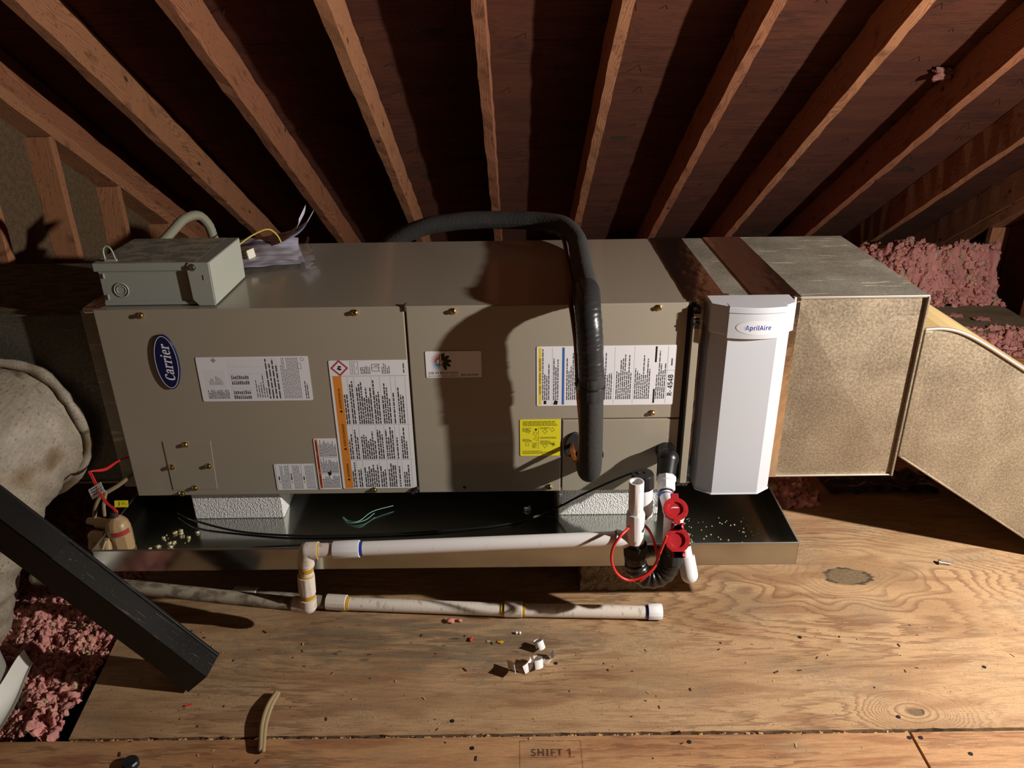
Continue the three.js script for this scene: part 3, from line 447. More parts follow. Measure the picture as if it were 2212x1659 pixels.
part(col, 'foil_crumple', uvm(box(1.598, 1.613, .738, .7535, -.04, -.022, .004, 2)), M.foil, 'crumpled foil corner');

function crossBreak(x0, x1, y0, y1, z, rise) { // a sheet creased corner to corner
  const c = [(x0 + x1) / 2, (y0 + y1) / 2, z + rise], q = [[x0, y0, z], [x1, y0, z], [x1, y1, z], [x0, y1, z]], v = []; for (let k = 0; k < 4; k++) v.push(...q[k], ...q[(k + 1) % 4], ...c);
  const g = new THREE.BufferGeometry(); g.setAttribute('position', new THREE.BufferAttribute(new Float32Array(v), 3)); return uvm(g);
}
const plen = thing('supply_plenum', 'square galvanized plenum with cross-creased side and scratched dusty top', 'duct', [1.75, .27, -.03]);
part(plen, 'plenum_body', box(1.6, 1.905, .2745, .747, -.575, -.034, .001), M.zinc);
part(plen, 'side_sheet', crossBreak(1.6, 1.904, .2755, .745, -.0335, .012), M.zinc);
part(plen, 'top_sheet', box(1.6, 1.906, .7475, .7495, -.575, -.03, .0008), M.zincTop);
part(plen, 'folded_seam', merge([box(1.612, 1.906, .7445, .7512, -.0335, -.0265, .002)]), M.seam, 'bright folded seam');
part(plen, 'folded_seam', box(1.602, 1.903, .2715, .276, -.034, -.0275, .0015), M.seam, 'bright folded seam');
part(plen, 'corner_flange', box(1.9015, 1.907, .2725, .748, -.036, -.024, .0012), M.zinc);
for (const x of [1.71, 1.81]) part(plen, 'scratch_dent', box(x, x + .003, .4, .4005, -.03, -.0295, 0), M.zinc);

const tr = thing('transition_duct', 'galvanized duct with curved shoulder sloping down from the plenum to the deck', 'duct', [2.4, 0, -.03]);
const trTop = [[1.912, .667], [1.95, .6685], [1.985, .662], [2.02, .648], [2.064, .624], [2.12, .59], [2.2, .541], [2.93, .095]];
{
  const o = [...trTop, [2.95, .004], [2.394, .004], [1.912, .329]];
  part(tr, 'duct_body', uvm(extr(o, .43).translate(0, 0, -.46)), M.zinc);
  part(tr, 'top_skin', (() => { const v = []; for (let i = 0; i + 1 < trTop.length; i++) { const [a, b] = trTop[i], [c, d] = trTop[i + 1]; v.push(a, b + .001, -.03, c, d + .001, -.03, c, d + .001, -.46, a, b + .001, -.03, c, d + .001, -.46, a, b + .001, -.46); } const g = new THREE.BufferGeometry(); g.setAttribute('position', new THREE.BufferAttribute(new Float32Array(v), 3)); return uvm(g); })(), std({ color: 0xb49a66, roughness: .9, bumpMap: fiberT, bumpScale: .001 }), 'tan dusty top');
  part(tr, 'rolled_seam', tube(trTop.map(([a, b]) => V(a, b, -.027)), .0042, 80, 8), M.seam, 'bright rolled seam');
  part(tr, 'rolled_seam', tube([V(1.914, .329, -.028), V(2.15, .17, -.028), V(2.39, .008, -.028)], .003, 20, 8), M.zinc);
  part(tr, 'drive_cleat', box(1.9085, 1.929, .329, .664, -.034, -.0225, .003, 2), M.zinc);
}
const ret = thing('return_duct', 'old spotted return duct joined to the left end of the cabinet', 'duct', [-.3, .26, -.06]);
part(ret, 'duct_body', box(-.688, -.05, .262, .718, -.5, -.062, .002), M.zincOld);
part(ret, 'top_sheet', box(-.688, -.05, .7175, .7195, -.5, -.06, .0008), std({ map: dustT, color: 0xb0a488, roughness: .95 }));
part(ret, 'end_collar', box(-.048, -.001, .262, .738, -.56, -.034, .001), M.zincTop, 'pale metal collar strip');
part(ret, 'bottom_seam', box(-.688, -.052, .2585, .265, -.066, -.056, .002), M.zinc);
part(ret, 'foil_tape', uvm(box(-.03, .012, .7385, .752, -.075, -.012, .004, 2)), M.foil, 'crumpled foil tape at the corner');
{ // insulated round takeoff
  const t = thing('insulated_duct', 'stained off-white insulated round duct bulging out beside the return duct', 'duct', [-.35, .0, .2]);
  const path = [[-.29, .43, -.05], [-.31, .415, .03], [-.345, .345, .11], [-.4, .22, .18], [-.46, .05, .23], [-.49, -.02, .25]];
  part(t, 'duct_wrap', tube(path, .178, 60, 40, (u, v) => 1 + .03 * n2(u * 9, Math.sin(v * 6.283) * .8) + .014 * n2(u * 24, Math.cos(v * 6.283) * 2)), M.wrap);
  part(t, 'end_fold', tube(Array.from({ length: 25 }, (_, k) => { const a = k / 24 * Math.PI * 2; return V(-.292 + Math.cos(a) * .183, .43 + Math.sin(a) * .186, -.03 + .008 * Math.sin(a * 5)); }), .013, 60, 10, (u) => 1 + .25 * n2(u * 20, 1)), M.wrap);
  const t2 = thing('insulated_duct', 'grey insulated duct rising from the pink insulation at the deck opening', 'duct', [-.3, 0, .35]);
  part(t2, 'duct_wrap', tube([[-.235, -.14, .43], [-.24, .0, .435], [-.265, .11, .435], [-.38, .2, .43]], .098, 40, 32, (u, v) => 1 + .03 * n2(u * 7, v * 3 + 5)), std({ color: 0x8d8a80, roughness: .7, bumpMap: M.wrap.bumpMap, bumpScale: .004 }));
}

// ---------------------------------------------------------------- humidifier
{
  const h = thing('humidifier', 'tall white humidifier with slanted edges and blue lettering near its top', 'humidifier', [1.49, .27, 0]);
  const prof = (x0, x1, zb, zs, zf, bx) => [[x0, zb], [x1, zb], [x1, zs], [x1 - bx, zf], [x0 + bx, zf], [x0, zs]];
  const up = (pts, y0, y1, b) => { const g = extr(pts.map(([x, z]) => [x, -z]), y1 - y0 - 2 * b, b); g.rotateX(-Math.PI / 2); g.translate(0, y0 + b, 0); return uvm(toCreasedNormals(g, .4)); };
  part(h, 'cover', up(prof(1.3985, 1.5765, -.03, .022, .047, .034), .272, .745, .0015), M.humid);
  part(h, 'side_louver', merge([.0, .012].map((d) => box(1.3945, 1.3985, .3, .7, -.026 + d * 1.6, -.016 + d * 1.6, .001))), std({ color: 0x9c9daa, roughness: .5 }));
  const body = []; const N = 24, x0 = 1.394, x1 = 1.583, zb = -.028, zs = .026, zf = .05; // cap with a shallow bowed front
  body.push([x0, zb], [x1, zb], [x1, zs]); for (let k = 0; k <= N; k++) { const t = k / N; body.push([mix(x1 - .031, x0 + .034, t), zf + .008 * Math.sin(Math.PI * t)]); } body.push([x0, zs]);
  const cap = part(h, 'cap', up(body, .689, .757, .002), M.humidCap);
  const nose = []; for (let k = 0; k <= N; k++) { const t = k / N; nose.push([mix(1.5545, 1.4285, t), .0545 + .0095 * Math.sin(Math.PI * t)]); } nose.push([1.4285, .03], [1.5545, .03]); part(cap, 'name_panel', up(nose, .6835, .742, .0012), M.humidCap);
  const brow = []; for (let k = 0; k <= N; k++) { const t = k / N; brow.push([mix(1.5565, 1.4275, t), .0565 + .0095 * Math.sin(Math.PI * t)]); } brow.push([1.4275, .03], [1.5565, .03]); part(cap, 'cap_brow', up(brow, .7435, .7575, .0015), M.humidCap);
  const t = print(.096, .036, 0, (x, w, hh) => {
    x.fillStyle = '#dcdcdf'; x.fillRect(0, 0, w, hh); x.fillStyle = '#1f2f86'; x.textBaseline = 'middle'; x.textAlign = 'center'; x.font = 'bold ' + (hh * .46 | 0) + 'px sans-serif'; x.fillText('AprilAire', w * .52, hh * .52, w * .62); x.font = (hh * .16 | 0) + 'px sans-serif'; x.fillText('.', w * .855, hh * .62);
    x.strokeStyle = '#8ea6d8'; x.lineWidth = hh * .035; for (let k = 0; k < 3; k++) { x.beginPath(); x.moveTo(w * (.17 + k * .012), hh * (.5 + k * .09)); x.quadraticCurveTo(w * .24, hh * (.42 + k * .09), w * .29, hh * (.52 + k * .07)); x.stroke(); }
  }, '#dcdcdf', 5000);
  const g = new THREE.RingGeometry(.001, 1, 48, 14), p = g.attributes.position; for (let i = 0; i < p.count; i++) { const X = p.getX(i) * .0465, Y = p.getY(i) * .0165, tt = (X + .063) / .126; p.setXYZ(i, 1.4915 + X, .711 + Y, .0551 + .0095 * Math.sin(Math.PI * tt)); } g.computeVertexNormals();
  part(cap, 'name_oval', g, std({ map: t, roughness: .35 }), 'pale oval plate with blue lettering');
  part(h, 'bottom_lip', up(prof(1.3965, 1.5785, -.03, .023, .0485, .0345), .2695, .2735, .0008), M.humidCap);
}

// ---------------------------------------------------------------- pan, foam, block
const pan = thing('drain_pan', 'long shallow galvanized drain pan under the air handler', 'pan', [.79, .167, 0]);
{
  const x0 = -.032, x1 = 1.607, z0 = -.6, z1 = .19, y0 = .1675, y1 = .228, t = .0012;
  part(pan, 'pan_floor', box(x0, x1, y0, y0 + t, z0, z1, 0), M.pan);
  const wall = (g, n = 'pan_wall') => part(pan, n, g, M.pan);
  wall(box(x0, x1, y0, y1, z1 - t, z1, 0)); wall(box(x0, x1, y0, y1, z0, z0 + t, 0)); wall(box(x0, x0 + t, y0, y1, z0, z1, 0)); wall(box(x1 - t, x1, y0, y1, z0, z1, 0));
  const rim = (a, b) => part(pan, 'rolled_rim', cyl(a, b, .0022, .0022, 8), M.steel); rim(V(x0, y1, z1), V(x1, y1, z1)); rim(V(x0, y1, z0), V(x0, y1, z1)); rim(V(x1, y1, z0), V(x1, y1, z1));
  for (const [x, d] of [[x0, 1], [x1, -1]]) part(pan, 'corner_fold', uvm(extr([[0, 0], [.048, .0], [.002, .056]], .0015).rotateY(Math.PI / 2 * 1).translate(x + d * .003 - .0007, y0 + .003, z1 - .002)), M.steel, 'bright folded corner');
}
solo('foam_block', uvm(box(.122, .352, .1692, .2552, -.34, -.022, .003, 2)), M.foam, 'white foam block under the badge end of the cabinet', 'foam block');
solo('foam_block', uvm(box(1.062, 1.318, .1692, .2552, -.34, -.02, .003, 2)), M.foam, 'white foam block under the hose end of the cabinet', 'foam block');
solo('masonry_block', (() => { const g = new THREE.BoxGeometry(.222, .166, .19, 24, 18, 12), p = g.attributes.position; for (let i = 0; i < p.count; i++) { const a = p.getX(i), b = p.getY(i), c = p.getZ(i), e = .004 * n3(a * 40, b * 40, c * 40) - .004; p.setXYZ(i, a + Math.sign(a) * e, b, c + Math.sign(c) * e); } g.computeVertexNormals(); return uvm(g.translate(1.223, .0835, -.018)); })(), M.conc, 'rough concrete block propping the pan behind the black trap', 'block');
solo('wood_block', uvm(box(.5, .66, .0005, .1665, -.3, -.06, .002)), M.lumB, 'dark wood block propping the middle of the pan', 'block');
solo('wood_block', uvm(box(.06, .2, .0005, .1665, -.4, -.2, .002)), M.lumB, 'dark wood block propping the left end of the pan', 'block');

// ---------------------------------------------------------------- refrigerant lines
{
  const t = thing('suction_line', 'thick black insulated refrigerant hose arching over the cabinet into its lower panel', 'hose', [1.128, .36, .085]);
  part(t, 'foam_sleeve', tube([[.47, .5, -.74], [.545, .68, -.72], [.66, .755, -.7], [.803, .786, -.67], [.943, .797, -.625], [1.05, .803, -.57], [1.1, .801, -.525], [1.126, .786, -.455], [1.127, .7795, -.32], [1.124, .7785, -.19], [1.121, .78, -.08], [1.118, .781, .01], [1.1145, .774, .066], [1.115, .75, .098]], .0262, 120, 20, (u, v) => 1 + .025 * n2(u * 14, v * 2)), M.rubberFoam);
  part(t, 'tape_wrap', tube([[1.1185, .782, .0], [1.1155, .778, .055], [1.1145, .763, .09], [1.1165, .73, .108], [1.12, .679, .111], [1.1235, .62, .111]], .0287, 110, 28, (u, v) => 1 + .03 * Math.max(-.4, n2(u * 26 + Math.sin(v * 6.28) * .8, Math.cos(v * 6.28) * .9)) + .012 * n2(u * 60, v * 4)), M.vinyl, 'wrinkled black vinyl tape');
  part(t, 'foam_sleeve', tube([[1.1245, .618, .11], [1.125, .585, .11], [1.127, .475, .11], [1.1275, .406, .109], [1.1275, .372, .096], [1.127, .357, .066], [1.127, .353, .03], [1.127, .353, .004]], .0268, 90, 22), M.rubberFoam);
  part(t, 'sleeve_collar', turned(V(1.1255, .566, .11), V(1.1245, .633, .11), [[.0272, 0], [.0298, .002], [.0302, .02], [.0285, .0285], [.0285, .033], [.0298, .036], [.0292, .055], [.0278, .062]], 30), M.rubberFoam);
  part(t, 'zip_tie', merge([new THREE.TorusGeometry(.0292, .0018, 8, 40).rotateX(Math.PI / 2).translate(1.1252, .597, .11), box(1.092, 1.1005, .585, .595, .073, .085, .0015), new THREE.TorusGeometry(.0075, .0016, 8, 20).rotateX(Math.PI / 2).translate(1.0975, .589, .077)]), M.blackPlastic);
  part(t, 'tape_edge', box(1.153, 1.158, .411, .421, .09, .105, .001), M.blackPlastic);
  const c = thing('liquid_line', 'thin copper refrigerant line running beside the black hose', 'pipe', [1.1, .38, .06]);
  part(c, 'copper_tube', tube([[1.091, .392, -.004], [1.0915, .389, .025], [1.0935, .383, .05], [1.098, .381, .066], [1.1035, .388, .073], [1.1065, .418, .075], [1.107, .469, .075], [1.1, .551, .075], [1.0975, .581, .075]], .0056, 90, 12), M.copper, 'bare copper tube');
  part(c, 'copper_tube', tube([[1.0975, .579, .075], [1.095, .619, .075], [1.091, .685, .075], [1.0845, .737, .07], [1.0785, .778, .05], [1.0825, .789, .0], [1.09, .775, -.1], [1.095, .762, -.3], [1.09, .77, -.55], [1.06, .76, -.62]], .0056, 90, 12), std({ color: 0x6b4431, metalness: .7, roughness: .5 }), 'copper tube with shade painted into its colour');  // upper run of the same tube: its shade is put into a darker copper colour
  part(c, 'coupling', cyl(V(1.0995, .566, .075), V(1.098, .581, .075), .0068, .0068, 14), M.steel);
  part(c, 'brazed_joint', cyl(V(1.0917, .388, .03), V(1.0927, .3845, .042), .0066, .0066, 14), M.copper);
}

// ---------------------------------------------------------------- condensate drain
{
  const t = thing('condensate_drain', 'white drain run with black trap and red cleanout caps in front of the pan', 'drain pipe', [1.25, .168, .24]);
  const P0 = V(1.222, .2775, .232), PE = V(.49, .2505, .23), along = (s) => PE.clone().lerp(P0, s);
  part(t, 'outlet_elbow', merge([cyl(V(1.321, .368, -.002), V(1.321, .368, .042), .0235, .0235, 28), ball(V(1.321, .368, .04), .0262, 24), cyl(V(1.321, .368, .04), V(1.3085, .335, .088), .0245, .0215, 28)]), M.blackPlastic, 'black outlet elbow');
  part(t, 'elbow_plug', turned(V(1.321, .3625, .062), V(1.3215, .3735, .1), [[0, .004], [.013, .004], [.0145, .002], [.015, -.004]], 28), M.blackPlastic);
  part(t, 'adapter', turned(V(1.3105, .346, .086), V(1.306, .318, .125), [[0, 0], [.0225, 0], [.023, .002], [.023, .012], [.0205, .014], [.0205, .034], [.0172, .036]], 8), M.white, 'white hex adapter');
  part(t, 'primer_ring', cyl(V(1.3062, .3192, .1235), V(1.3055, .315, .1295), .0208, .0178, 24), M.primer, 'blue primer ring');
  part(t, 'trap_pipe', cyl(V(1.306, .318, .125), V(1.303, .318, .235), .0165, .0165, 26), M.whitePVC);
  part(t, 'cleanout_body', merge([cyl(V(1.3015, .258, .243), V(1.3, .344, .243), .0215, .0215, 28), cyl(V(1.304, .33, .2), V(1.301, .345, .25), .021, .0215, 28)]), M.whitePVC);
  const cap = (c, n, up) => {
    const d = n.clone().normalize(), m = part(t, 'cleanout_cap', turned(c.clone().addScaledVector(d, -.012), c.clone().add(d), [[.0185, 0], [.0195, .006], [.0265, .007], [.0272, .0095], [.0268, .0125], [.0195, .0135], [.0165, .0128], [.0155, .0088], [0, .0085]], 36), M.red, 'red rubber cap');
    const q = new THREE.Quaternion().setFromUnitVectors(V(0, 0, 1), d); part(m, 'pull_tab', box(-.0085, .0085, up * .024, up * .037, -.002, .0015, .002, 2).applyQuaternion(q).translate(c.x, c.y, c.z), M.red); part(m, 'pull_tab', box(-.007, .007, -up * .037, -up * .024, -.002, .0015, .002, 2).applyQuaternion(q).translate(c.x, c.y, c.z), M.red);
  };
  cap(V(1.3015, .3645, .249), V(-.05, .86, .5), 1); cap(V(1.3045, .3035, .279), V(-.04, .5, .86), -1);
  const U = [[1.2195, .262, .24], [1.221, .235, .24], [1.2235, .212, .24], [1.233, .19, .242], [1.249, .178, .244], [1.268, .178, .245], [1.287, .188, .244], [1.299, .208, .243], [1.3035, .232, .243], [1.3035, .275, .243]];
  const trap = part(t, 'trap_bend', tube(U, .0242, 110, 26, (u) => u > .18 && u < .82 ? 1 + .05 * Math.sin(u * 95) : 1), std({ color: 0x22201e, roughness: .32 }), 'black ribbed U-bend');
  for (const [a, b] of [[V(1.2195, .268, .24), V(1.2215, .236, .24)], [V(1.3035, .222, .243), V(1.303, .262, .243)]]) part(trap, 'socket', turned(a, b, [[.0248, 0], [.0262, .002], [.0262, .03], [.0248, .032]], 28), M.blackRubber);
  // tee, open vent and long white run
  part(t, 'tee', merge([turned(V(1.2195, .246, .24), V(1.2165, .352, .24), [[.0172, 0], [.0202, .002], [.0205, .1], [.0195, .104], [.0166, .104]], 30), cyl(V(1.219, .272, .239), V(1.1755, .2785, .235), .0165, .0205, 28)]), M.white, 'white sanitary tee');
  part(t, 'vent_pipe', turned(V(1.2167, .345, .24), V(1.2145, .43, .24), [[.0163, 0], [.0163, .0835], [.0158, .0845], [.0132, .0845], [.013, .082], [.013, .0]], 30), M.scuffPVC, 'open yellowed stub of pipe');
  part(t, 'primer_ring', cyl(along(.943), along(.9365), .0178, .0178, 24), std({ color: 0x232a4a, roughness: .5 }), 'dark primer ring');
  part(t, 'long_pipe', cyl(along(.13), along(.945), .0163, .0163, 28), M.scuffPVC, 'scuffed white pipe');
  part(t, 'coupling', turned(along(.068), along(.15), [[.0165, 0], [.0195, .001], [.0199, .004], [.0199, .057], [.0195, .06], [.0165, .061]], 30), M.white); part(t, 'primer_ring', cyl(along(.151), along(.161), .017, .0166, 24), M.primer, 'blue primer smear');
  part(t, 'short_pipe', cyl(along(.01), along(.075), .0163, .0163, 24), M.oldPVC); part(t, 'glue_ring', cyl(along(.019), along(.026), .0186, .0174, 24), M.glue, 'yellow glue ring');
  const E0 = along(-.012), E1 = V(.468, .172, .23), E2 = V(.464, .096, .229);
  part(t, 'elbow', merge([cyl(along(.022), E0, .0198, .0198, 26), ball(E0, .0198, 22), cyl(E0, V(.473, .213, .23), .0198, .0195, 26)]), M.oldPVC);
  part(t, 'drop_pipe', cyl(V(.474, .22, .23), E2, .0162, .0162, 24), M.oldPVC); part(t, 'glue_ring', cyl(V(.4725, .2075, .23), V(.4715, .196, .23), .0178, .0166, 24), M.glue, 'yellow glue ring'); part(t, 'glue_ring', cyl(V(.4705, .187, .23), V(.4695, .181, .23), .0172, .0178, 24), M.glue, 'yellow glue ring');
  part(t, 'coupling', turned(V(.4695, .183, .23), V(.4665, .131, .23), [[.0166, 0], [.0196, .001], [.0196, .05], [.0166, .052]], 26), M.oldPVC); part(t, 'glue_ring', cyl(V(.4665, .13, .23), V(.466, .119, .23), .0178, .0168, 24), M.glue, 'yellow glue ring');
  part(t, 'elbow', merge([cyl(V(.466, .118, .23), E2, .0194, .0198, 26), ball(V(.464, .094, .229), .0199, 22), cyl(V(.464, .094, .229), V(.43, .092, .222), .0198, .0198, 26)]), M.oldPVC);
  part(t, 'grimy_pipe', tube([[.432, .092, .2225], [.3, .1, .21], [.06, .118, .19], [-.195, .138, .172]], .0168, 60, 22), M.grimPVC, 'dust-caked grey pipe');
  const st = thing('capped_stub', 'short capped white pipe hanging right of the black trap', 'pipe', [1.335, .2, .23]);
  part(st, 'stub_pipe', cyl(V(1.332, .262, .2), V(1.34, .215, .228), .0155, .0148, 24), M.white); part(st, 'cap', merge([cyl(V(1.3395, .22, .226), V(1.3465, .182, .244), .0192, .0192, 26), ball(V(1.3465, .182, .244), .0192, 22)]), M.white); part(st, 'band', cyl(V(1.335, .243, .212), V(1.336, .2385, .2145), .0165, .0158, 22), M.blackPlastic);
  const fs = thing('float_switch', 'white cylinder with a black cap beside the open vent pipe', 'switch', [1.25, .262, .13]);
  part(fs, 'body', turned(V(1.2525, .27, .13), V(1.2475, .36, .13), [[0, 0], [.021, 0], [.0236, .002], [.0236, .08], [.02, .084], [0, .084]], 30), M.white); part(fs, 'notch', box(1.247, 1.259, .27, .282, .151, .1545, .001), std({ color: 0x9a9a9c, roughness: .5 }));
  part(fs, 'cap', turned(V(1.2485, .346, .13), V(1.2465, .39, .13), [[.0243, 0], [.0262, .002], [.0262, .031], [.0235, .037], [.006, .0385], [.003, .036], [0, .036]], 34), M.blackPlastic, 'black screw cap');
  solo('red_wire', tube([[1.278, .318, .285], [1.266, .272, .285], [1.258, .24, .283], [1.235, .212, .283], [1.205, .2, .284], [1.178, .217, .285], [1.1625, .253, .285], [1.165, .29, .283], [1.1805, .314, .276], [1.2, .3195, .255], [1.22, .313, .215], [1.245, .305, .235], [1.258, .283, .27], [1.2635, .256, .28], [1.253, .224, .281], [1.228, .198, .282]], .0032, 140, 10), M.redWire, 'red wire looped around the white tee above the black trap', 'wire');
}
{ // floor run
  const t = thing('floor_pipe', 'grimy white pipe with couplings and a bright end cap lying on the deck', 'pipe', [.8, 0, .16]);
  const a = V(.22, .0172, .09), b = V(.5, .0172, .131), c = V(.94, .0172, .163), d = V(1.3, .0172, .178);
  part(t, 'pipe', cyl(a, b, .0162, .0162, 24), M.grimPVC); part(t, 'pipe', cyl(b, c, .0162, .0162, 26), M.oldPVC); part(t, 'pipe', cyl(c, d, .0162, .0162, 26), M.oldPVC);
  part(t, 'coupling', turned(V(.478, .0197, .128), V(.532, .0197, .1335), [[.0165, 0], [.0196, .001], [.0196, .05], [.0165, .0515]], 26), M.oldPVC); part(t, 'glue_ring', cyl(V(.529, .0182, .1335), V(.536, .0178, .134), .0182, .0168, 24), M.glue, 'yellow glue ring');
  part(t, 'coupling', turned(V(.922, .0197, .162), V(.966, .0197, .1645), [[.0165, 0], [.0196, .001], [.0196, .043], [.0165, .0445]], 26), M.oldPVC); for (const [p, q] of [[.914, .922], [.9665, .973]]) part(t, 'glue_ring', cyl(V(p, .018, .1615 + (p - .914) * .06), V(q, .018, .162 + (p - .914) * .06), .0172, .0174, 24), M.glue, 'yellow glue ring');
  part(t, 'end_cap', turned(V(1.2715, .0197, .1775), V(1.31, .0197, .1785), [[.0165, 0], [.0192, .0008], [.0195, .003], [.0195, .031], [.0175, .0345], [0, .0355]], 28), M.white, 'clean white end cap'); part(t, 'primer_ring', cyl(V(1.2665, .0175, .1772), V(1.272, .0178, .1775), .0165, .0172, 24), M.primer, 'blue primer ring');
  part(t, 'coupling', turned(V(.236, .0197, .0925), V(.298, .0197, .1015), [[.0165, 0], [.0196, .001], [.0196, .06], [.0165, .0615]], 26), M.oldPVC);
}

// ---------------------------------------------------------------- on top of the cabinet
{
  const t = thing('junction_box', 'grey metal disconnect box standing on the cabinet top', 'electrical box', [.145, HT, -.13]);
  const x0 = .018, x1 = .274, y0 = .7525, y1 = .838, z0 = -.236, z1 = -.026;
  part(t, 'box_body', box(x0, x1 - .045, y0, y1, z0, z1 - .002, .002, 2), M.grey);
  part(t, 'front_recess_frame', merge([box(x0, x1 - .045, y0, y0 + .008, z1 - .003, z1, .001), box(x0, x1 - .045, y1 - .008, y1, z1 - .003, z1, .001), box(x1 - .055, x1 - .045, y0, y1, z1 - .003, z1, .001)]), M.grey);
  part(t, 'lid', box(x0 - .006, x1 - .03, .834, .8525, z0 - .004, z1 + .006, .002, 2), M.grey);
  part(t, 'lid_dust', box(x0 - .005, x1 - .031, .8522, .8532, z0 - .003, z1 + .0045, .0004), M.greyDusty, 'dusty smeared lid top');
  part(t, 'end_cover', (() => { const g = extr([[x1 - .049, y0 + .014], [x1 - .037, y0 - .0005], [x1, y0 - .0005], [x1, .853], [x1 - .045, .853], [x1 - .051, .846]], z1 - z0 + .009, .0012); g.translate(0, 0, z0 - .002); return uvm(toCreasedNormals(g, .5)); })(), M.grey);
  part(t, 'end_face', box(x1 + .0006, x1 + .0016, y0 + .001, .8515, z0, z1 + .005, .0004), std({ color: 0xaeb0a2, roughness: .5 }));
  part(t, 'cover_screw', turned(V(x1 - .037, .842, z1 + .0075), V(x1 - .037, .842, 1), [[0, 0], [.0085, 0], [.0085, .0015], [.0055, .0022], [.0055, .0055], [0, .006]], 12), M.steel, 'steel screw');
  part(t, 'cover_slot', box(x1 - .019, x1 - .015, .812, .824, z1 + .0075, z1 + .0085, .0015), M.steel);
  const k = part(t, 'knockout', merge([new THREE.TorusGeometry(.016, .0016, 8, 36).translate(x0 + .044, y0 + .036, z1 - .0015), new THREE.TorusGeometry(.0105, .0014, 8, 30).translate(x0 + .044, y0 + .036, z1 - .0015)]), M.grey); part(k, 'knockout_disc', cyl(V(x0 + .044, y0 + .036, z1 - .004), V(x0 + .044, y0 + .036, z1 - .0012), .009, .009, 24), M.grey);
  for (const y of [.822, .772]) part(t, 'dimple', box(x0 + .009, x0 + .013, y - .006, y + .006, z1 - .002, z1 + .0008, .0018, 2), M.grey);
  part(t, 'hasp', merge([tube([[x0 + .018, .853, z1 - .012], [x0 + .016, .878, z1 - .016], [x0 + .022, .886, z1 - .018], [x0 + .031, .882, z1 - .018], [x0 + .042, .853, z1 - .012]], .0022, 40, 8), box(x0 + .016, x0 + .044, .8525, .858, z1 - .016, z1 - .009, .001)]), M.grey, 'bent lock loop');
  const c = thing('electrical_conduit', 'dusty flexible grey conduit looping up behind the junction box', 'conduit', [.07, .75, -.32]);
  part(c, 'conduit', tube([[.03, .79, -.238], [.035, .81, -.3], [.05, .835, -.37], [.075, .862, -.42], [.1, .862, -.45], [.118, .835, -.46], [.124, .79, -.47], [.13, .752, -.5], [.14, .7, -.62]], .0128, 120, 16, (u) => 1 + .03 * Math.sin(u * 260)), M.conduit);
}
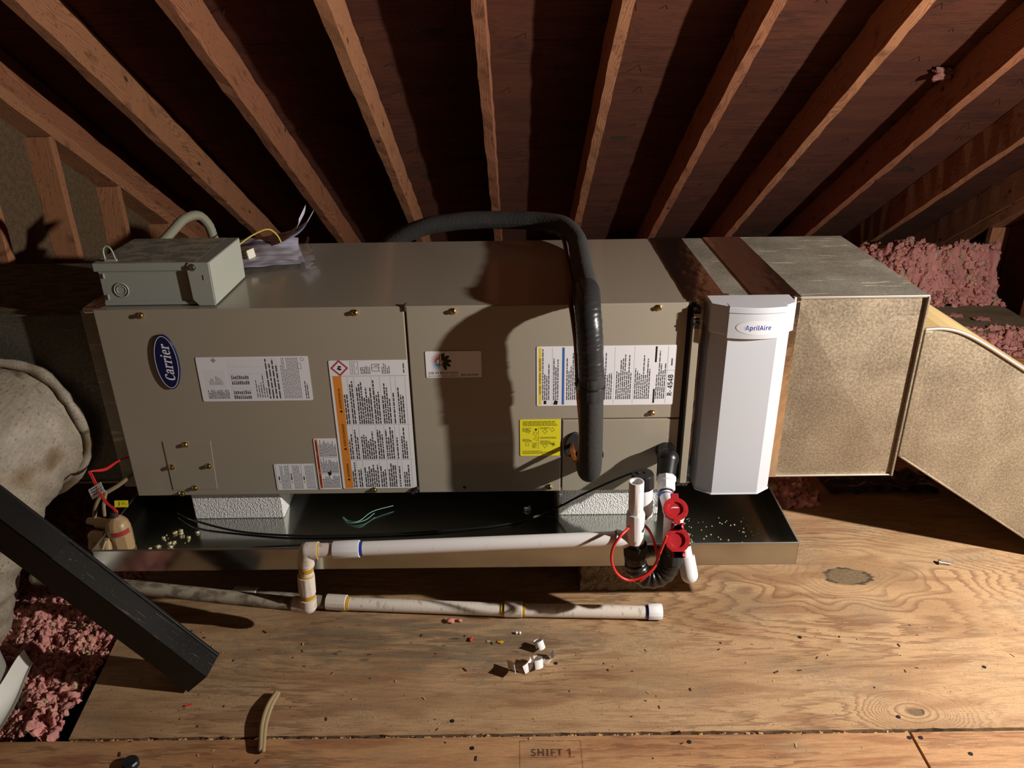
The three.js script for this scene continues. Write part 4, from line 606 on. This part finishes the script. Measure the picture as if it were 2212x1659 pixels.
{
  const pg = (k, w) => print(.2, .26, 0, (x, W, H) => { x.fillStyle = '#9693a6'; for (let b = 0; b < 4; b++) { const y = H * (.1 + b * .22 + k * .03); copy(x, W * .08, y, W * .84, H * .05, H * .02, '#8f8c9c', .5); } x.fillStyle = '#6f6c82'; x.fillRect(W * .1, H * (.2 + k * .1), W * .5, H * .12); x.fillRect(W * .05, H * .62, W * .9, H * .012); }, w, 1400);
  const bag = thing('document_pouch', 'clear plastic pouch of white paperwork lying behind the junction box', 'documents', [.28, HT, -.4]);
  const mats = [0, 1].map((k) => std({ map: pg(k, ['#d9d6e2', '#cfccd8'][k]), roughness: .6, side: THREE.DoubleSide }));
  const leaf = (name, m, fn, l) => { const n = 24, g = new THREE.PlaneGeometry(1, 1, n, n), p = g.attributes.position; for (let i = 0; i < p.count; i++) { const q = fn(p.getX(i) + .5, p.getY(i) + .5); p.setXYZ(i, ...q); } g.computeVertexNormals(); return part(bag, name, g, m, l); };
  const flat = (a, b, y, r, bow) => (u, v) => { const X = (u - .5) * .185, Z = (v - .5) * .25, c = Math.cos(r), s = Math.sin(r); return [.272 + X * c - Z * s + a, y + bow * Math.sin(Math.PI * u) * (.4 + .6 * v) + .0018 * n2(u * 3 + y * 90, v * 3), -.435 - (X * s + Z * c) + b]; };
  leaf('sheet', mats[0], flat(0, .01, .7585, .28, .003)); leaf('sheet', mats[1], flat(.006, .016, .7625, .33, .006)); leaf('sheet', mats[0], flat(-.004, .0, .7665, .24, .01));
  leaf('curled_sheet', mats[1], (u, v) => { const a = u * 1.75; return [.245 + .055 * Math.sin(a) * 1.6 + .03 * u, .768 + .062 * (1 - Math.cos(a)) + .02 * u * v, -.455 - v * .09 - u * .03]; }, 'curled up page');
  leaf('curled_sheet', mats[0], (u, v) => { const a = u * 1.6; return [.258 + .055 * Math.sin(a) * 1.6 + .034 * u, .77 + .06 * (1 - Math.cos(a)) + .012 * v, -.48 - v * .08 - u * .03]; }, 'curled up page');
  leaf('plastic_sleeve', M.clear, (u, v) => { const X = (u - .5) * .235, Z = (v - .5) * .3, c = Math.cos(.3), s = Math.sin(.3); return [.285 + X * c - Z * s, .7508 + .0015 * (1 + n2(u * 5, v * 5)) + .012 * ss(.85, 1, u) * v, -.42 - (X * s + Z * c)]; }, 'clear plastic sleeve');
  const mc = thing('wire_connector', 'small white nine-hole wire plug resting on the paperwork', 'connector', [.25, .765, -.36]);
  const mm = part(mc, 'plug_body', box(-.017, .017, -.012, .012, -.013, .013, .002, 2).rotateY(-.5).rotateZ(.15).translate(.249, .781, -.352), std({ color: 0xe2dcc8, roughness: .45 }));
  for (let i = 0; i < 3; i++) for (let j = 0; j < 3; j++) part(mm, 'pin_hole', box(-.0028, .0028, -.0026, .0026, 0, .0012, .0004).translate(-.0105 + i * .0105, -.0075 + j * .0075, .0128).rotateY(-.5).rotateZ(.15).translate(.249, .781, -.352), std({ color: 0x8d8570, roughness: .6 }));
  solo('yellow_wire', tube([[.205, .775, -.33], [.225, .8, -.37], [.262, .822, -.4], [.295, .829, -.42], [.312, .81, -.43], [.32, .79, -.43]], .0022, 50, 8), std({ color: 0xc9b04a, roughness: .5 }), 'thin yellow wire arching over the paperwork', 'wire');
}

// ---------------------------------------------------------------- in the pan
{
  const t = thing('float_valve', 'tan plastic float valve with a domed top in the pan corner', 'valve', [-.015, .169, .1]);
  const b = V(-.01, .1695, .1);
  part(t, 'lower_body', turned(b, V(-.01, 1, .1), [[0, 0], [.026, 0], [.0275, .003], [.0285, .046], [.0265, .048], [0, .048]], 8), M.tan);
  part(t, 'dome', turned(V(-.012, .2165, .1), V(-.012, 1, .1), [[.027, 0], [.0285, .003], [.0285, .014], [.0275, .017], [.0255, .027], [.019, .037], [.011, .043], [.008, .045], [0, .046]], 30), M.tan);
  part(t, 'label_band', (() => { const g = new THREE.CylinderGeometry(.0289, .0289, .0125, 24, 1, true, -.2, 1.6); return g.translate(-.012, .2265, .1); })(), std({ color: 0x9c2f2c, roughness: .5, side: THREE.DoubleSide }), 'dark red label');
  part(t, 'wire_boot', turned(V(-.014, .26, .099), V(-.016, .285, .097), [[.0095, 0], [.0095, .008], [.007, .013], [0, .0135]], 16), M.blackRubber);
  part(t, 'upper_port', merge([cyl(V(-.034, .226, .085), V(-.075, .228, .075), .0135, .0135, 20), cyl(V(-.073, .228, .0755), V(-.1, .229, .069), .0085, .0085, 16), ball(V(-.034, .226, .085), .0142, 16)]), M.tan);
  part(t, 'lower_port', merge([cyl(V(-.028, .204, .11), V(-.075, .206, .1), .0145, .0145, 20), new THREE.TorusGeometry(.0155, .0025, 8, 24).rotateY(Math.PI / 2).translate(-.046, .205, .106), ball(V(-.076, .206, .1), .0145, 16), cyl(V(-.076, .206, .1), V(-.082, .175, .104), .0125, .0125, 18)]), M.tan);
  part(t, 'drain_spout', cyl(V(-.034, .206, .122), V(-.024, .174, .15), .0105, .0095, 16), M.tan);
  part(t, 'flange_lug', cyl(V(-.03, .212, .123), V(-.03, .2175, .1235), .006, .006, 14), M.tan);
  solo('red_wires', merge([0, .004].map((d) => tube([[.006 + d, .356 + d, -.028], [-.03, .353 + d * .3, -.01], [-.06, .338 + d, .01], [-.09 + d, .345, .03], [-.085 + d, .341, .035], [-.06 + d, .306, .06], [-.035 + d, .29, .085], [-.012 + d, .283, .1], [-.006 + d, .275, .103], [-.014, .268, .1]], .0021, 80, 8))), M.redWire, 'pair of red wires from the cabinet end to the tan valve', 'wire');
  const tg = print(.045, .028, 0, (x, w, h) => { copy(x, w * .15, h * .15, w * .7, h * .7, h * .24, '#3a3a3a', .45); }, '#e8e6e8', 3000);
  solo('wire_tag', new THREE.BoxGeometry(.042, .027, .0008).rotateX(-.5).rotateZ(.55).translate(-.066, .308, .058), std({ map: tg, roughness: .5 }), 'white paper tag folded on the red wires', 'tag');
  solo('yellow_tag', new THREE.BoxGeometry(.033, .0165, .0008).rotateX(-.4).translate(-.004, .281, .075), std({ map: print(.033, .0165, 0, (x, w, h) => { copy(x, w * .5, h * .3, w * .4, h * .3, h * .2, '#7d7410', .4); x.fillStyle = '#6c6410'; x.fillRect(w * .3, h * .2, w * .08, h * .6); }, '#f2e22c', 4000), roughness: .5 }), 'small yellow tag behind the red wires', 'tag');
  solo('drain_tube', merge([tube([[.003, .318, -.03], [-.04, .29, .0], [-.085, .265, .02], [-.1, .235, .03], [-.11, .2, .03]], .0055, 50, 10), tube([[-.07, .278, .015], [-.075, .25, .03], [-.068, .232, .05]], .0045, 24, 10)]), M.dustTan, 'dull tan drain tube forking down to the tan valve', 'tube');
  solo('black_cable', tube([[1.236, .385, .13], [1.226, .378, .12], [1.13, .29, .06], [1.044, .178, -.03], [.936, .173, .02], [.75, .173, .05], [.56, .173, .062], [.404, .173, .062], [.25, .173, .04], [.127, .18, .0], [.07, .175, -.04]], .0029, 200, 8), M.blackPlastic, 'thin black cable lying along the pan', 'cable');
  solo('black_cable', tube([[.44, .173, .1], [.3, .173, .112], [.17, .173, .14], [.1, .173, .155]], .0026, 60, 8), M.blackPlastic, 'short black cable loop beside the left foam block', 'cable');
  solo('green_wire', merge([tube([[.52, .1705, .0], [.505, .172, -.02], [.525, .174, .002], [.55, .178, .01], [.58, .18, -.03], [.63, .178, -.06]], .0008, 60, 6), tube([[.505, .172, -.015], [.53, .173, .01], [.565, .174, .0], [.585, .175, -.03]], .0008, 40, 6)]), std({ color: 0x8cc4b6, roughness: .5 }), 'pale green wire scrap lying in the pan', 'wire');
  const lump = (s, c, sd) => { const g = clumpG[sd % 7].clone(); g.scale(s, s * .6, s); g.translate(...c); return g; };
  const crumbs = []; const cr = mulberry(91); for (let k = 0; k < 46; k++) { const s = mix(.0012, .0058, cr() ** 2), gx = (cr() + cr()) / 2; crumbs.push(lump(s, [.05 + gx * .11, .1692 + s * .4, .03 + cr() * .13], k)); }
  for (let k = 0; k < 90; k++) { const s = mix(.0007, .002, cr()); crumbs.push(lump(s, [mix(1.33, 1.56, cr()), .169 + s * .3, mix(-.0, .17, cr())], k)); }
  solo('foam_crumbs', merge(crumbs), std({ color: 0xcfc39a, roughness: .9 }), 'pale foam crumbs scattered over the pan floor', 'crumbs', null, 'stuff');
  solo('foam_scrap', (() => { const g = clumpG[3].clone(); g.scale(.009, .005, .008); return g.translate(.983, .1735, -.045); })(), M.foam, 'single white foam scrap in the shaded middle of the pan', 'foam scrap');
}

// ---------------------------------------------------------------- leaning black tube
{
  const a = V(.256, .0262, .372), b = V(-.655, 1.026, .297), d = b.clone().sub(a), L = d.length();
  const t = thing('steel_tube', 'black square steel tube leaning across the corner of the pan onto the deck', 'tube', [.25, 0, .4]);
  const S = .033, q = new THREE.Quaternion(), X = d.clone().normalize(), up = V(.73, .67, 0), Z = X.clone().cross(up).normalize(), Y = Z.clone().cross(X); q.setFromRotationMatrix(new THREE.Matrix4().makeBasis(X, Y, Z));
  const put = (g) => g.applyQuaternion(q).translate(a.x, a.y, a.z), bx = (...k) => put(box(...k));
  part(t, 'top_plate', bx(0, L, S - .002, S, -S, S, .0008), M.blackScr, 'scratched black upper face'); part(t, 'front_plate', bx(0, L, -S, S, S - .002, S, .0008), M.black); part(t, 'back_plate', bx(0, L, -S, S, -S, -S + .002, .0008), M.black); part(t, 'bottom_plate', bx(0, L, -S, -S + .002, -S, S, .0008), M.black);
  part(t, 'inner_lip', bx(.0, L * .62, S - .001, S + .0035, S - .004, S + .004, .0015), M.blackScr); part(t, 'outer_sleeve', bx(L * .3, L, S, S + .0025, -S * .98, S + .003, .001), M.black);
}

// ---------------------------------------------------------------- small things on the deck
const scrap = (name, geo, mat, label, cat, grp) => solo(name, geo, mat, label, cat, grp);
const shavM = std({ color: 0xece8e6, roughness: .45, side: THREE.DoubleSide });
function curl(r, w, a, th = .0012) { const g = new THREE.CylinderGeometry(r, r, w, 24, 1, true, 0, a); const h = new THREE.CylinderGeometry(r - th, r - th, w, 24, 1, true, 0, a); return merge([g, h]); }
[[.939, .353, .04, 1.1, .5, 1.35, 'long curved'], [.976, .339, .03, 1.4, -.6, 1.5, 'leaning curved'], [1.0, .338, .016, 3.6, .1, 1.3, 'rolled short'], [1.022, .318, .02, 2.4, -.9, 1.0, 'folded angular'], [1.004, .281, .012, 4.4, .6, .4, 'tight curled']].forEach(([x, z, r, a, ry, rx, w]) => { const g = curl(r, .02, a); g.rotateY(Math.PI / 2 - a / 2 + ry * .8).rotateZ(.35 * Math.sin(rx * 5)).rotateX(.4 * Math.cos(rx * 7)); g.computeBoundingBox(); const bb = g.boundingBox; g.translate(x - (bb.min.x + bb.max.x) / 2, .0005 - bb.min.y, z - (bb.min.z + bb.max.z) / 2); scrap('pipe_shaving', g, shavM, w + ' white plastic pipe shaving on the plywood', 'shaving', 'pipe shavings on the deck'); });
scrap('cable_offcut', merge([tube([[.427, .01, .414], [.42, .0135, .45], [.421, .0135, .5], [.434, .009, .56]], .0055, 40, 10), tube([[.431, .009, .414], [.4265, .011, .45], [.428, .011, .5], [.44, .008, .562]], .0048, 40, 10)]), std({ color: 0x9a8560, roughness: .7 }), 'bent tan cable offcut lying across the deck seam', 'cable');
{ const n = 40, g = new THREE.PlaneGeometry(1, 1, n, 8), p = g.attributes.position; for (let i = 0; i < p.count; i++) { const u = p.getX(i) + .5, v = p.getY(i), a = u * 1.9, w = mix(.062, .022, u); const cx = -.137 + .012 * Math.sin(u * 4.2), cz = .535 - u * .2; p.setXYZ(i, cx + v * w * .85, .022 + .02 * Math.sin(Math.PI * u * .8) - v * .03 + .06 * v * v, cz + v * w * .35); } g.computeVertexNormals(); scrap('plastic_strip', g, std({ color: 0xd9d6cc, roughness: .4, side: THREE.DoubleSide }), 'curved white plastic strip lying on the pink insulation', 'strip'); }
const lumpy = (x, z, sx, sy, sz, k) => { const g = clumpG[k].clone(); g.scale(sx, sy, sz); g.computeBoundingBox(); return g.translate(x, .0002 - g.boundingBox.min.y, z); };
scrap('pink_tuft', lumpy(.79, .186, .009, .006, .006, 1), std({ color: 0xd98a7e, roughness: 1 }), 'pink insulation tuft beside the floor pipe', 'tuft'); scrap('pink_tuft', lumpy(.813, .184, .005, .004, .004, 2), std({ color: 0xc98878, roughness: 1 }), 'tiny pale pink tuft beside the larger tuft', 'tuft');
scrap('red_sleeve', cyl(V(.841, .0032, .254), V(.845, .0032, .242), .0028, .0028, 12), M.redWire, 'short red wire sleeve on the grey stain', 'wire'); scrap('red_sleeve', cyl(V(.236, .0022, .44), V(.25, .0022, .435), .0018, .0018, 10), M.redWire, 'tiny red wire scrap beside the black tube', 'wire');
scrap('glue_drop', lumpy(.912, .256, .0075, .0015, .005, 0), std({ color: 0xc9952a, roughness: .4 }), 'amber glue drop on the plywood', 'glue'); scrap('glue_drop', lumpy(.884, .253, .0042, .001, .003, 5), std({ color: 0xbfa265, roughness: .5 }), 'smaller pale glue drop on the plywood', 'glue');
for (const [x, z] of [[.951, .228], [.959, .2285]]) scrap('white_bead', ball(V(x, .0036, z), .0036, 12), M.white, 'round white bead on the plywood', 'bead', 'white beads on the deck');
scrap('round_cap', turned(V(.183, 0, .588), V(.183, 1, .588), [[.0165, 0], [.0165, .01], [.014, .013], [0, .014]], 24), std({ color: 0x1c1f26, roughness: .4 }), 'dark round cap lying at the deck seam', 'cap');
scrap('roof_screw', merge([cyl(V(2.08, .005, -.02), V(2.105, .005, -.013), .0045, .0025, 10), cyl(V(2.08, .005, -.02), V(2.076, .005, -.021), .008, .008, 6)]), M.steel, 'steel screw lying on the plywood near the transition duct', 'screw');
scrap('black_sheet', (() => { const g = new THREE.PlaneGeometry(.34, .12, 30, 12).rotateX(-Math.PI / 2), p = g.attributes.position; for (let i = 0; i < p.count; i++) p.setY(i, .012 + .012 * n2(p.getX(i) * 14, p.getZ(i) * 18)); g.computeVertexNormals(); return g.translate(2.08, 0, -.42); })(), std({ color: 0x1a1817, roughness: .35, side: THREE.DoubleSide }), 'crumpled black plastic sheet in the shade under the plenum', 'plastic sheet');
{ // deck nails, knots and litter
  const hd = new THREE.CylinderGeometry(.0045, .0045, .0012, 10);
  for (const [x, z] of [[.815, .486], [1.04, .325], [1.747, .54], [1.77, .54], [1.748, .487], [2.0, .35], [1.3, .545], [.86, .555], [1.62, .25], [1.85, .58]]) { const m = part(null, 'nail_head', hd, M.darkSteel); m.position.set(x, .0004, z); deck.add(m); }
  const lt = mulberry(44), dark = [], pale = []; for (let k = 0; k < 420; k++) { const x = mix(.1, 2.25, lt()), z = mix(.2, .62, lt()) + (x > 1.65 ? -.25 * lt() : 0), s = mix(.0006, .0034, lt() ** 4), g = new THREE.BoxGeometry(s * mix(1, 4, lt()), s * .5, s).rotateY(lt() * 6).translate(x, s * .26, z);[dark, pale][lt() < .62 ? 0 : 1].push(g); }
  for (let k = 0; k < 300; k++) { const x = mix(.03, 1.75, lt()), s = mix(.0015, .005, lt()); [dark, pale][k % 2].push(clumpG[k % 7].clone().deleteAttribute('normal').scale(s, s * .6, s).translate(x, -.006 + lt() * .003, .5255 + (lt() - .5) * .005).toNonIndexed()); }
  const fix = (l) => mergeGeometries(l.map((g) => { g = g.index ? g.toNonIndexed() : g; for (const k of Object.keys(g.attributes)) if (k !== 'position') g.deleteAttribute(k); g.computeVertexNormals(); return g; }));
  solo('wood_chips', fix(dark), std({ color: 0x3e2f20, roughness: .9 }), 'dark wood chips and grit littering the plywood deck', 'litter', null, 'stuff'); solo('sawdust_flakes', fix(pale), std({ color: 0xb8966a, roughness: .9 }), 'pale sawdust flakes littering the plywood deck', 'litter', null, 'stuff');
}
{ // mill stamp printed on the front sheet
  const cv = document.createElement('canvas'); cv.width = 560; cv.height = 320; const x = cv.getContext('2d'); x.clearRect(0, 0, 560, 320); x.strokeStyle = 'rgba(52,34,22,.75)'; x.lineWidth = 5; x.strokeRect(8, 8, 540, 400); x.fillStyle = 'rgba(62,44,30,.8)'; x.font = 'bold 104px sans-serif'; x.textAlign = 'center'; x.fillText('SHIFT 1', 285, 168, 420); x.fillRect(430, 178, 60, 8); x.fillRect(90, 178, 260, 5);
  const id = x.getImageData(0, 0, 560, 320); for (let j = 0; j < 320; j++) for (let i = 0; i < 560; i++) { const k = (j * 560 + i) * 4 + 3; id.data[k] *= clamp(.75 + .7 * n2(i * .035, j * .11)); } x.putImageData(id, 0, 0);
  const t = new THREE.CanvasTexture(cv); t.colorSpace = THREE.SRGBColorSpace; const al = data(560, 320, (u, v, c) => { const k = ((319 - Math.min(319, v * 320 | 0)) * 560 + Math.min(559, u * 560 | 0)) * 4 + 3; c[0] = c[1] = c[2] = id.data[k]; }, false);
  const m = part(null, 'mill_stamp', new THREE.PlaneGeometry(.128, .073).rotateX(-Math.PI / 2).translate(1.0185, .0007, .5735), std({ color: 0x35241a, alphaMap: al, transparent: true, roughness: .8 }), 'faded stencilled stamp'); deck.add(m);
}

// ---------------------------------------------------------------- work lamp on a stand, right of the picture
{
  const t = thing('work_lamp', 'small work lamp on a black stand at the right of the deck', 'lamp', [LAMP.x + .03, 0, LAMP.z + .02]);
  const dir = AIM.clone().sub(LAMP).normalize(), back = LAMP.clone().addScaledVector(dir, -.045);
  part(t, 'lamp_housing', turned(back.clone().addScaledVector(dir, -.03), LAMP, [[0, 0], [.03, 0], [.042, .02], [.046, .055], [.046, .066], [.04, .066], [.036, .05], [0, .05]], 28), M.blackPlastic);
  part(t, 'lens', turned(back.clone().addScaledVector(dir, .024), LAMP, [[0, .002], [.034, .002], [.036, 0]], 28), std({ color: 0xffffff, emissive: 0xfff4e6, emissiveIntensity: 6, roughness: .4 }));
  part(t, 'pole', cyl(V(back.x, .02, back.z), V(back.x, back.y - .02, back.z), .009, .009, 14), M.blackPlastic); part(t, 'foot', turned(V(back.x, .0005, back.z), V(back.x, 1, back.z), [[0, 0], [.11, 0], [.11, .01], [.02, .022], [0, .022]], 28), M.blackPlastic);
  const s = new THREE.SpotLight(0xfff9f2, LAMP_CD, 0, 1.5, 1, 2); s.name = 'lamp_light'; s.position.copy(LAMP); s.target.position.copy(AIM); s.castShadow = true; s.shadow.mapSize.set(2048, 2048); s.shadow.radius = 1.2; s.shadow.camera.near = .03; scene.add(s, s.target);
}
scene.traverse((o) => { if (o.isMesh) { o.castShadow = true; o.receiveShadow = true; } });
renderer.render(scene, camera);
